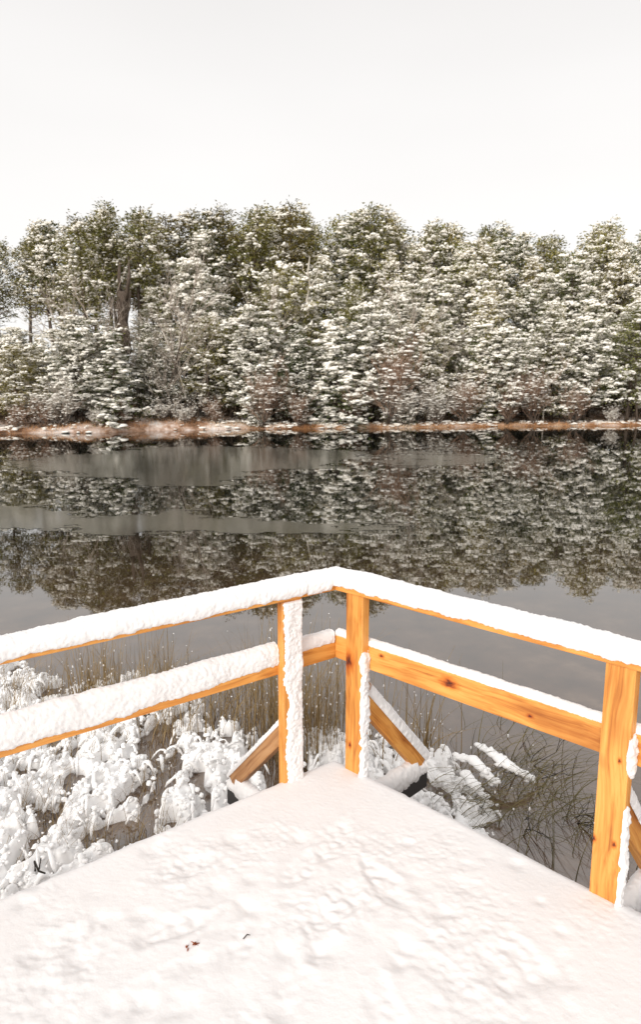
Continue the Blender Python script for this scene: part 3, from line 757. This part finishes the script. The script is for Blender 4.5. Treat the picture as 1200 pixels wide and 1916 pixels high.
# dark branches reaching up through the water right of centre
def branchlet(loc, seed, label, n_=7, L_=.4):
    rr_ = random.Random(seed); mb_ = MB()
    def go(p, d_, L, r_, dep):
        q = [p]; 
        for i in range(4):
            d_ = (d_+Vector((rr_.gauss(0, .22), rr_.gauss(0, .22), rr_.gauss(0, .12)))).normalized(); q.append(q[-1]+d_*L/4)
        mb_.tube(q, [r_*(1-.15*i) for i in range(5)], 5)
        if dep:
            for k_ in range(3):
                go(q[rr_.randint(1, 4)], (d_+Vector((rr_.gauss(0, .8), rr_.gauss(0, .8), rr_.gauss(0, .4)))).normalized(), L*.6, r_*.6, dep-1)
    for k_ in range(n_):
        a = rr_.uniform(0, 6.28); go(Vector((0, 0, -.05)), Vector((math.cos(a), math.sin(a), rr_.uniform(.2, .9))).normalized(), L_*rr_.uniform(.5, 1), .004, 1)
    o = mb_.build('bare_branch', M_black_twig); o.location = loc; return tag(o, label, 'branch')
branchlet(px(985, 1440, 0), 1, 'tangle of thin black branches in the water left of the right hand post', 8, .42)
branchlet(px(1060, 1530, 0), 2, 'black branches in dark water touching the right hand post', 5, .38)
branchlet(px(960, 1540, 0), 4, 'low black branches spreading over the brown water nearest the deck edge', 5, .35)

# ------------------------------------------------------------------ trees
Zv = Z
def limb(mb_, a, b_, r0, r1, n_=4, seg=4, sag=.1, rr_=random):
    P = []
    L_ = (b_-a).length
    for i in range(seg+1):
        q = i/seg; P.append(a.lerp(b_, q)+Vector((rr_.gauss(0, .03), rr_.gauss(0, .03), 0))*L_*(q*(1-q))*3+Zv*(sag*L_*math.sin(math.pi*q)*-.5))
    mb_.tube(P, [lerp(r0, r1, i/seg) for i in range(seg+1)], n_, cap=False); return P
def conifer(kind, seed, H=10.0, snow=.6, leafm=None, dens=1.0):
    """unit tree of height H: builds trunk(with limbs) and crown (needles) with its snow"""
    rr_ = random.Random(seed); tr, lf, sn_, fz = MB(), MB(), MB(), MB()
    if kind == 'pine': c0, W, lean = .50, .215, .04
    elif kind == 'full': c0, W, lean = .08, .26, .03
    elif kind == 'broad': c0, W, lean = .16, .34, .05
    else: c0, W, lean = .03, .25, .01     # spruce
    top = Vector((rr_.gauss(0, lean)*H, rr_.gauss(0, lean)*H*.5, H*.97)); P = []
    for i in range(11):
        q = i/10; P.append(Vector((top.x*q**1.4, top.y*q**1.4, H*.97*q))+Vector((rr_.gauss(0, .05), rr_.gauss(0, .05), 0))*(q > .05)*(q < .99))
    r0 = .014*H if kind != 'spruce' else .012*H
    tr.tube(P, [r0*(1-.9*i/10)+.01 for i in range(11)], 7)
    def at_h(q):
        i = min(9, int(q*10)); return P[i].lerp(P[i+1], q*10-i)
    nb = int({'pine': 50, 'full': 84, 'broad': 80, 'spruce': 84}[kind]*dens)
    lop = [rr_.uniform(.72, 1.25) for _ in range(9)]
    for ib in range(nb):
        q = c0+(1-c0)*((ib+rr_.random())/nb)**.92; q = c0+(q-c0)*1.0; hh = (q-c0)/(1-c0)
        az = ib*2.399+rr_.gauss(0, .35)
        if kind == 'spruce': prof = (1-hh)**.85*(1 if hh > .06 else .8)+.03
        elif kind == 'full': prof = (math.sin(math.pi*min(1, .22+hh*.78))**.75)*(1-.25*hh)
        elif kind == 'broad': prof = math.sin(math.pi*min(1, .25+hh*.74))**.65
        else: prof = math.sin(math.pi*min(.97, .25+hh*.70))**.9*(1-.25*hh)
        R_ = W*H*prof*rr_.uniform(.6, 1.08)*lop[int((az % 6.283)/6.2832*8.999)]
        if R_ < .25: R_ = .25
        base = at_h(min(.985, q-.02)); el = {'pine': .32, 'full': .10, 'broad': .25, 'spruce': -.16}[kind]+rr_.gauss(0, .1)+.35*hh*(kind != 'spruce')
        d_ = Vector((math.cos(az)*math.cos(el), math.sin(az)*math.cos(el), math.sin(el)))
        tip = base+d_*R_
        BP = limb(tr, base, tip, max(.012, .004*H*(1-hh)+.01), .006, 3, 4, .12 if kind == 'spruce' else .0, rr_)
        # foliage pads along the outer two thirds
        npad = max(2, int(R_*2.6)+1)
        for k_ in range(npad):
            f = lerp(.28, 1.04, (k_+rr_.random()*.6)/npad); i = min(3, int(min(.999, f)*4)); c_ = BP[i].lerp(BP[i+1], min(1.1, f*4-i))
            spread = .20+.30*R_*(.35+.65*math.sin(math.pi*min(1, f*.85)))*.55
            if hh > .75: spread *= .5
            c_ = c_+Vector((rr_.gauss(0, spread*.6), rr_.gauss(0, spread*.6), rr_.gauss(0, .16)))
            pr = rr_.uniform(.26, .52)*(.8 if kind == 'spruce' else 1)
            tilt = rr_.gauss(0, .28)
            white = rr_.random() < snow*(.75 if f < .5 else 1.0)
            nleaf = int(20*(pr/.35)**2)
            for _ in range(nleaf):
                a_ = rr_.uniform(0, 6.283); rr2 = pr*math.sqrt(rr_.random())
                cc = c_+Vector((math.cos(a_)*rr2, math.sin(a_)*rr2, rr_.gauss(-.06, .11)-.3*rr2*rr2+tilt*math.cos(a_+az)*rr2))
                ld = Vector((math.cos(a_)+d_.x*.8, math.sin(a_)+d_.y*.8, rr_.gauss(.12, .45))).normalized()
                sd_ = ld.cross(Vector((rr_.gauss(0, .5), rr_.gauss(0, .5), 1))).normalized()
                l_ = rr_.uniform(.10, .22); w_ = rr_.uniform(.025, .055)
                tgt = fz if rr_.random() < (.34 if white else .04+.07*snow) else lf
                off = Zv*(.05 if tgt is fz else 0)
                tgt.quad(cc-sd_*w_+off, cc+ld*l_*.5-sd_*w_*.9+off, cc+ld*l_+off, cc+ld*l_*.45+sd_*w_+off)
            if white:
                for _ in range(int(rr_.uniform(6, 14)*(pr/.38)**1.5)+1):
                    s_ = (.035+.115*rr_.random()**1.6)*(1.35 if kind in ('broad', 'spruce') else 1)
                    a_ = rr_.uniform(0, 6.283); rr2 = pr*.85*rr_.random()**.6
                    sn_.blob(c_+Vector((math.cos(a_)*rr2, math.sin(a_)*rr2, .03-.35*rr2*rr2+tilt*math.cos(a_+az)*rr2+rr_.gauss(0, .05))), s_*rr_.uniform(.8, 1.6), s_*rr_.uniform(.5, .9), s_*rr_.uniform(.35, .75)+.015, 5, rr_.uniform(0, 3), .42, rr_)
            elif rr_.random() < .25+.3*snow:
                s_ = rr_.uniform(.05, .12); sn_.blob(c_+Vector((rr_.gauss(0, pr*.4), rr_.gauss(0, pr*.4), .02)), s_*1.3, s_*.8, s_*.5+.015, 5, rr_.uniform(0, 3), .4, rr_)
    if kind == 'pine':      # dead stubs under the crown
        for _ in range(14):
            q = rr_.uniform(.2, .55); b0 = at_h(q); az = rr_.uniform(0, 6.28)
            limb(tr, b0, b0+Vector((math.cos(az), math.sin(az), rr_.uniform(-.1, .4)))*rr_.uniform(.4, 1.6), .02, .006, 3, 3, 0, rr_)
    return tr, lf, sn_, fz
def bare(seed, H=4.0, W=.5, nb=9, pale=True, snow=.3, depth=3):
    rr_ = random.Random(seed); tr, tw, sn_ = MB(), MB(), MB()
    def go(p, d_, L, r_, dep):
        q = [p]; dd_ = d_
        for i in range(4):
            dd_ = (dd_+Vector((rr_.gauss(0, .12), rr_.gauss(0, .12), rr_.gauss(.04, .08)))).normalized(); q.append(q[-1]+dd_*L/4)
        (tr if dep >= depth-0 else tw).tube(q, [max(.004, r_*(1-.17*i)) for i in range(5)], 3 if dep < depth else 5, cap=False)
        if rr_.random() < snow and dep < depth:
            c_ = q[rr_.randint(1, 4)]; s_ = rr_.uniform(.05, .14); sn_.blob(c_, s_*1.4, s_*.7, s_*.4, 5, math.atan2(dd_.y, dd_.x), rnd=rr_)
        if dep:
            for k_ in range(rr_.choice((4, 5, 6)) if dep < depth else 6):
                a_ = rr_.uniform(0, 6.283); side = Vector((math.cos(a_), math.sin(a_), rr_.uniform(.0, .7)))
                go(q[rr_.randint(1, 4)], (dd_*.9+side*.75).normalized(), L*rr_.uniform(.42, .62), r_*.5, dep-1)
    for k_ in range(nb):
        a_ = rr_.uniform(0, 6.283); sp_ = W*rr_.uniform(.2, 1)
        go(Vector((math.cos(a_)*.12, math.sin(a_)*.12, 0)), Vector((math.cos(a_)*sp_, math.sin(a_)*sp_, 1)).normalized(), H*rr_.uniform(.5, .8), .008*H, depth)
    return tr, tw, sn_

PROTO = {}
def proto_conifer(key, kind, seed, snow, leafm, H=10.0, dens=1.0):
    tr, lf, sn_, fz = conifer(kind, seed, H, snow, leafm, dens)
    nm = 'spruce_tree' if kind == 'spruce' else 'pine_tree'
    root = bpy.data.objects.new(nm, None); COL.objects.link(root)
    tr.build('trunk', M_bark, root)
    cr_ = lf.build('crown', leafm, root, smooth=False)
    if fz.v: tag(fz.build('frost', M_frost, cr_, smooth=False), kind='stuff')
    if sn_.v: tag(sn_.build('snow', M_far_snow, cr_), kind='stuff')
    PROTO[key] = [root, H, False]
def proto_bare(key, seed, H, W, nb, twm, snow, depth=3, name='bare_shrub', trm=None):
    tr, tw, sn_ = bare(seed, H, W, nb, True, snow, depth)
    root = bpy.data.objects.new(name, None); COL.objects.link(root)
    tr.build('stems', trm or M_bark, root)
    tb_ = tag(tw.build('twigs', twm, root), kind='stuff')
    hm = max(v_.z for v_ in tw.v)
    if sn_.v: tag(sn_.build('snow', M_far_snow, root), kind='stuff')
    PROTO[key] = [root, hm, False]
proto_conifer('P1', 'pine', 1, .22, M_leaf_a); proto_conifer('P2', 'pine', 2, .38, M_leaf_a); proto_conifer('P3', 'pine', 3, .16, M_leaf_y)
proto_conifer('P4', 'pine', 9, .55, M_leaf_b)
proto_conifer('F1', 'full', 4, .48, M_leaf_b); proto_conifer('F2', 'full', 5, .85, M_leaf_a); proto_conifer('F3', 'full', 6, .3, M_leaf_a)
proto_conifer('B1', 'broad', 7, .88, M_leaf_b); proto_conifer('B2', 'broad', 8, .35, M_leaf_a)
proto_conifer('S1', 'spruce', 12, .62, M_leaf_b, 6.0); proto_conifer('S2', 'spruce', 13, .8, M_leaf_b, 6.0)
proto_conifer('F4', 'full', 15, .8, M_leaf_a); proto_conifer('B3', 'broad', 16, .6, M_leaf_b)
proto_conifer('Y1', 'full', 14, .25, M_leaf_y)
proto_bare('D1', 21, 3.0, .7, 9, M_twig_pale, .25); proto_bare('D2', 22, 3.0, .8, 9, M_twig_pink, .10)
proto_bare('D3', 23, 8.0, .28, 3, M_twig_pale, .12, name='bare_tree')
def place(key, x, y, H, label, cat, group=None, wide=1.0, rz=None, rnd=random):
    root, H0, used = PROTO[key]
    o = root if not used else copy_tree(root)
    PROTO[key][2] = True
    s_ = H/H0; o.location = (x, y, ground_z(x, y)-.05); o.scale = (s_*wide, s_*wide, s_); o.rotation_euler.z = rnd.uniform(0, 6.28) if rz is None else rz
    for k_ in ('group',):
        if k_ in o: del o[k_]
    tag(o, label, cat, group); return o
SKY = [(-200, 440), (0, 432), (50, 428), (85, 404), (150, 398), (185, 378), (240, 376), (275, 402), (320, 394), (400, 384), (460, 376), (550, 378), (580, 400), (610, 386), (660, 394), (695, 376), (740, 396), (830, 400), (870, 408), (930, 408), (960, 418), (1010, 426), (1060, 418), (1130, 402), (1200, 418), (1400, 420)]
rt = random.Random(77)
def top_to_H(xp, yp, Y, x):
    return px_at(xp, yp, Y).z-ground_z(x, Y)+.05
LM = [(5, 'the left edge of the view'), (70, 'the round russet bush'), (130, 'the broad white laden pine'), (180, 'the drooping evergreen by the left water'), (232, 'the thick dark broken trunk'), (290, 'the tall thin frosted bare tree'), (340, 'the pale trunk leaning left'), (386, 'the slim upright brown trunk'),
      (435, 'the bare tree left of the bleached one'), (485, 'the overhanging brown bush'), (530, 'the evergreen left of the dark spruce'), (578, 'the bleached white dead tree'), (630, 'the dark spruce with white tiers'), (675, 'the yellow green conical evergreen'), (725, 'the tall pinkish bare bush'), (765, 'the large pale bare shrub'), (812, 'the grey bare tree'),
      (865, 'the brown thicket over the dark hollow'), (905, 'the densely snowed shore conifer'), (955, 'the overhanging snowed tree'), (1015, 'the dark opening on the right shore'), (1060, 'the pine over the dark opening'), (1105, 'the evergreen with dark underside'), (1150, 'the pale bush near the right edge'), (1195, 'the right edge of the view')]
USED = {}
def locate(xp, lead):
    if xp < -25 or xp > 1225: return lead+(' beyond the left edge of the view' if xp < 0 else ' beyond the right edge of the view')
    c_ = sorted(LM, key=lambda q: abs(q[0]-xp))
    for L_ in c_[:4]:
        d_ = xp-L_[0]; rel = 'straight above' if abs(d_) < 10 else ('above left of' if d_ < 0 else 'above right of')
        s_ = lead+' '+rel+' '+L_[1]
        if s_ not in USED: USED[s_] = 1; return s_
    return s_
def put(key, xp, t_, ytop, label, cat, group=None, wide=1.0, rz=None):
    if group:
        look = {'P': 'thinly snowed', 'F': 'snowy', 'B': 'white padded', 'S': 'dark', 'Y': 'yellowish'}[key[0]]
        lead = {G4: 'skyline pine', G5: look+' pine below skyline', G3: look+(' upper' if ytop < 545 else ' lower')+' row pine'}[group]
        if key == 'P3': lead = 'yellowish '+lead
        label = locate(xp, lead)
    # xp: pixel column; t_: metres behind the shore line; ytop: pixel row of the tree top
    Y = 52+t_
    for _ in range(4):
        x = (xp-600)/1300.0*Y; Y = shore(x)+t_
    q = px_at(xp, ytop, Y); H = q.z-ground_z(q.x, Y)+.05
    return place(key, q.x, Y, H, label, cat, group, wide, rz, rt)
# skyline rows
G3 = 'snowy pines of the middle rows'; G5 = 'pines deep in the wood'; G4 = 'tall pines along the skyline of the wood'; L4 = 'tall olive green pine lightly dusted with snow, one of the row that makes the skyline'
xp = -330
while xp < 1520:
    y_ = interp(SKY, xp)+rt.uniform(-2, 10)
    key = rt.choice(('P1', 'P1', 'P2', 'P3', 'P4')) if xp < 620 else rt.choice(('P1', 'P2', 'P4', 'P4', 'F3', 'P2'))
    put(key, xp, rt.uniform(15, 21), y_, L4, 'tree', G4, rt.uniform(.85, 1.15)); xp += rt.uniform(26, 42)*(1.6 if xp < 290 else 1)
for xp_, y_, key in [(85, 403, 'P2'), (200, 374, 'P1'), (245, 372, 'P1'), (460, 372, 'P1'), (540, 375, 'P3'), (697, 372, 'F3'), (150, 398, 'P3'), (1135, 398, 'P2'), (820, 398, 'P2')]:
    put(key, xp_, rt.uniform(11, 15), y_, L4, 'tree', G4, 1.0)
# back filler behind: only right of the light gaps
G5 = 'pines deep in the wood'; L5 = 'snow dusted pine deep in the wood, behind the middle rows and below the skyline'
xp = 300
while xp < 1300:
    put(rt.choice(('F1', 'F3', 'P4', 'F2') if xp < 620 else ('F1', 'F2', 'F4', 'P4')), xp, rt.uniform(11, 17), interp(SKY, xp)+rt.uniform(30, 75), L5, 'tree', G5, rt.uniform(.95, 1.25)); xp += rt.uniform(60, 95)
G3 = 'snowy pines of the middle rows'; L3 = 'snow covered pine standing in the crowded middle rows of the wood'
for lo, hi, t0, t1, step, keys in ((455, 570, 6.5, 10, 66, ('F1', 'F2', 'F3', 'B1', 'B2', 'F4', 'B3')), (540, 650, 3.6, 6, 68, ('F1', 'F2', 'B1', 'B3', 'B2', 'F4'))):
    xp = -320
    while xp < 1500:
        l_, h_ = lo, hi
        if xp < 270: l_, h_ = max(lo, 585), max(hi, 650)
        if xp > 850: l_, h_ = l_-30, h_-30
        put(rt.choice(keys if xp < 640 else ('F2', 'B1', 'F4', 'B3', 'F2')), xp, rt.uniform(t0, t1), rt.uniform(l_, h_), L3, 'tree', G3, rt.uniform(.9, 1.25)); xp += rt.uniform(.7, 1.3)*step
# front row along the shore: distinct trees
FR = [('B2', 20, 3.0, 640, 'snowy green pine low at the far left edge of the shore', 1.2),
      ('B1', 130, 2.6, 590, 'broad white laden pine rising behind the russet shrubs on the left shore', 1.25),
      ('S1', 205, 1.6, 615, 'wide snow laden evergreen with drooping boughs reaching the water left of the grassy hump', 1.5),
      ('F1', 275, 4.2, 600, 'snowy evergreen just behind the grassy hump, right of the drooping evergreen', 1.2),
      ('B2', 385, 4.8, 590, 'dark green pine above the bare leaning trunks', 1.1),
      ('B1', 470, 2.4, 570, 'dark green snow speckled pine above the brown bare bush left of centre', 1.15),
      ('F1', 555, 2.2, 600, 'tall snow laden evergreen just left of the dark spruce at the centre shore', 1.15),
      ('S2', 630, 1.2, 590, 'dark spruce with white tiers of snow touching the water at the centre', 1.45),
      ('B1', 700, 2.6, 560, 'snow covered evergreen right of the central dark spruce', 1.1),
      ('F2', 805, 3.6, 560, 'white frosted pine behind the pale bare shrub', 1.1),
      ('S2', 900, 3.0, 600, 'densely snowed conifer between the brown hollow and the overhanging tree', 1.3),
      ('B1', 955, 1.2, 610, 'heavily snowed tree whose lowest boughs hang over the rusty bank right of centre', 1.2),
      ('F2', 1045, 2.8, 560, 'white snowed pine over the dark opening on the right shore', 1.2),
      ('B1', 1105, 2.0, 590, 'snowy evergreen with dark green underside near the right edge', 1.1),
      ('B2', 1190, 2.2, 560, 'large green pine with thick white pads cut by the right edge of the view', 1.2),
      ('S1', 745, 1.8, 655, 'small snowy spruce beside the pale bare shrub at the water', 1.2),
      ('S2', 480, 1.3, 690, 'low young spruce with snow on its boughs left of centre, behind the low brown bush', 1.4),
      ('Y1', 655, 6.0, 500, 'yellow green conical evergreen standing out in the middle of the wood', .75),
      ('Y1', 155, 9.0, 405, 'yellow green pine high on the left skyline', 1.0)]
for key, xp, t_, y_, lab, wd in FR: put(key, xp, t_*.85, y_, lab, 'tree', None, wd)
SH = [('D2', 70, 1.5, 722, 'round russet bare bush at the left of the far shore', 1.3), ('D2', 20, 2.0, 740, 'low russet bush at the far left edge of the shore', 1.3), ('D1', 110, 2.6, 690, 'pale frosted bush behind the russet bush on the left', 1.3),
      ('D1', 345, 3.0, 745, 'low frosted scrub on the grassy hump', 1.5), ('D1', 300, 3.4, 735, 'frosted scrub at the left of the grassy hump', 1.3), ('D2', 485, .8, 655, 'brown bare twiggy bush overhanging the bank left of centre', 1.0),
      ('D1', 760, .9, 690, 'large pale bare shrub spreading over the bank right of the central spruce', 1.4), ('D2', 725, 2.0, 600, 'tall pinkish brown bare bush between the snowy evergreens right of centre', .9), ('D1', 820, 1.2, 700, 'pale tangled shrub right of the large pale shrub', 1.1),
      ('D2', 865, 1.4, 690, 'brown twiggy thicket over the dark hollow in the right half', 1.2), ('D2', 950, 1.0, 680, 'brown twiggy bush below the overhanging snowed tree', 1.0), ('D2', 1010, 1.8, 660, 'brown bare bush by the dark opening on the right shore', 1.0), ('D1', 1150, 1.3, 750, 'pale bush by the right edge of the shore', 1.1),
      ('D2', 565, 1.2, 715, 'dark russet bush left of the central spruce', 1.0), ('D2', 235, 1.8, 740, 'russet scrub under the drooping evergreen', 1.2), ('D1', 175, 1.3, 745, 'thin frosted bush at the water under the drooping evergreen', 1.0), ('D2', 405, 2.6, 735, 'brown scrub under the leaning trunks', 1.2),
      ('D2', 1080, 1.6, 700, 'brown undergrowth left of the dark underside of the right evergreen', 1.2), ('D2', 660, 2.0, 700, 'brown undergrowth behind the central spruce', 1.2)]
for key, xp, t_, y_, lab, wd in SH: put(key, xp, t_*.35, y_, lab, 'shrub', None, wd)
for xp, t_, y_, lab in [(235, 9, 455, 'frosted bare tree with pale branches between the tall pines on the left'), (290, 8, 410, 'tall thin frosted bare tree reaching the skyline gap on the left'), (155, 7, 470, 'pale bare tree before the left pines'), (360, 6.5, 545, 'pale bare tree above the dark green pine of the left half'), (440, 9, 480, 'pale bare tree left of the bleached dead tree'), (320, 3.6, 640, 'thin bare tree beside the leaning trunks'),
                       (810, 8, 455, 'grey bare tree in the middle of the right half'), (600, 5, 610, 'bare frosted tree above the central spruce'), (895, 6, 560, 'bare tree among the white pines right of centre')]:
    put('D3', xp, t_*.5, y_, lab, 'tree', None, 1.0)
# bleached dead tree, dark broken snag, leaning trunks
def polytree(name, lines, material, label, Y0, cat='tree', n_=6):
    P0 = px_at(*lines[0][0][:2], Y0); mbt, mbb = MB(), MB()
    for i, ln in enumerate(lines):
        pts = [px_at(x, y, Y0+.5*math.sin(i*2.1+k_)*(k_ > 0)) for k_, (x, y, r_) in enumerate(ln)]
        (mbt if i == 0 else mbb).tube(pts, [r_ for (_, _, r_) in ln], n_)
    root = empty(name, P0, label, cat)
    mbt.build('trunk', material, root, shift=P0)
    if mbb.v: mbb.build('branches', material, root, shift=P0)
polytree('dead_tree', [[(577, 590, .09), (574, 560, .085), (581, 535, .075), (576, 510, .06), (580, 480, .03)], [(576, 545, .06), (588, 527, .035), (597, 505, .02)], [(580, 520, .05), (566, 505, .03), (568, 492, .02)], [(576, 570, .035), (592, 553, .02)], [(577, 585, .05), (560, 572, .02)]], M_deadwood, 'bleached white dead tree standing out near the middle of the wood', 56)
polytree('dead_tree', [[(230, 660, .62), (229, 620, .55), (230, 575, .55), (232, 545, .5)], [(228, 560, .2), (222, 520, .14), (224, 490, .08)], [(236, 560, .18), (242, 515, .12), (240, 480, .05)]], M_bark, 'thick dark brown broken trunk between the left pines', 52.5, n_=9)
polytree('dead_tree', [[(348, 745, .06), (333, 690, .05), (302, 615, .03)], [(338, 700, .05), (334, 660, .04), (335, 625, .02)]], M_deadwood, 'pale trunk leaning left above the grassy hump', 51)
polytree('dead_tree', [[(390, 740, .09), (386, 680, .08), (383, 620, .05)], [(386, 690, .04), (400, 660, .02)]], M_bark, 'slim upright brown trunk right of the leaning pale trunk', 52)
polytree('dead_tree', [[(285, 735, .07), (270, 705, .06), (250, 670, .03)]], M_deadwood, 'pale fallen trunk leaning on the evergreens left of the hump', 50)
polytree('dead_tree', [[(1017, 795, .05), (1018, 760, .05), (1017, 700, .03)], [(1018, 750, .02), (1025, 730, .015)]], M_deadwood, 'thin grey dead stem at the dark opening on the right shore', 56.2)
polytree('dead_tree', [[(1193, 790, .10), (1192, 740, .09), (1190, 690, .06)], [(1192, 730, .05), (1165, 700, .03)], [(1192, 710, .04), (1180, 720, .03)]], M_bark, 'dark upright trunk at the right edge of the shore', 57.0)
# shore grass
sg = MB(); rs = random.Random(8)
for _ in range(17000):
    x = rs.uniform(-34, 36); t_ = abs(rs.gauss(0, .45))
    hump = math.exp(-((x+12)/6)**2); t_ *= 1+3.5*hump
    y = shore(x)+t_-.15; z = ground_z(x, y)
    H = rs.uniform(.08, .30)*(1+.5*n3(x*.7, y*.7, 5)); blade(sg, Vector((x, y, max(z, -.02))), rs.uniform(0, 6.28), H, H*rs.uniform(.2, .8), rs.uniform(.006, .014), 1, 2, rs)
bs = MB()
for _ in range(2600):
    x = rs.uniform(-34, 36); k_ = n3(x*.5, 3, 9)+.5*n3(x*2, 3, 9)
    if k_ < rs.uniform(-.25, .35): continue
    t_ = rs.uniform(-.05, 1.4)*(1+2.5*math.exp(-((x+12)/6)**2)); y = shore(x)+t_; s_ = .04+.16*rs.random()**2
    bs.blob((x, y, max(0, ground_z(x, y))+.03+.12*rs.random()), s_*rs.uniform(.8, 1.8), s_, s_*.45, 6, 0, .4, rs)
tag(bs.build('bank_snow', M_far_snow), 'patches of snow on the grass of the far bank', 'snow', kind='stuff')
tag(sg.build('shore_grass', M_rust_grass, smooth=False), 'rusty orange grass fringe along the far waterline', 'grass', kind='stuff')
ug = MB(); ru = random.Random(31)
for _ in range(42000):
    x = ru.uniform(-36, 40); t_ = ru.uniform(.9, 13)
    y = shore(x)+t_; hh = (1.0+1.1*n3(x*.45, y*.45, 2)+.8*n3(x*1.5, y*1.5, 3))*sstep(.6, 3.2, t_)*1.5
    if hh < .1: continue
    c_ = Vector((x, y, ground_z(x, y)+hh*ru.random()**.7)); a_ = ru.uniform(0, 6.283)
    d_ = Vector((math.cos(a_), math.sin(a_), ru.gauss(.3, .6)))*ru.uniform(.12, .28); q_ = Vector((-d_.y, d_.x, ru.gauss(0, .08)))*.22
    ug.quad(c_-q_, c_+d_*.5-q_, c_+d_, c_+d_*.5+q_)
tag(ug.build('undergrowth', M_under, smooth=False), 'dark brown undergrowth filling the foot of the wood', 'undergrowth', kind='stuff')
# snowy rocks at the far waterline
def rock(xp, yp, wpx, label, tall=.22):
    p = px(xp, yp, 0); W_ = wpx/1289*p.y/2; rr_ = random.Random(xp)
    root = empty('shore_rock', p, label, 'rock', None)
    a, b2 = MB(), MB(); a.blob(Vector((0, 0, -.02)), W_, W_*.6, W_*tall+.05, 10, rr_.uniform(0, 1), .25, rr_)
    b2.blob(Vector((0, .02, W_*tall*.6+.05)), W_*.95, W_*.62, W_*tall*.5+.06, 10, rr_.uniform(0, 1), .25, rr_)
    a.build('stone', M_rock, root); b2.build('snow', M_far_snow, root)
for xp, yp, wp, lab in [(378, 804, 24, 'largest snow capped rock at the far waterline, right of the grassy hump'), (122, 811, 15, 'leftmost low snowy stone at the far waterline'), (146, 811, 7, 'small snowy stone between two larger ones on the left waterline'), (166, 811, 13, 'snowy stone at the right end of the row on the left waterline'), (408, 803, 8, 'tiny snowy stone right of the largest rock'), (420, 803, 10, 'middle one of the small snowy stones right of the largest rock'), (436, 803, 9, 'rightmost small snowy stone right of the largest rock'), (198, 795, 24, 'snow lump on the bank under the drooping evergreen')]:
    rock(xp, yp, wp, lab)
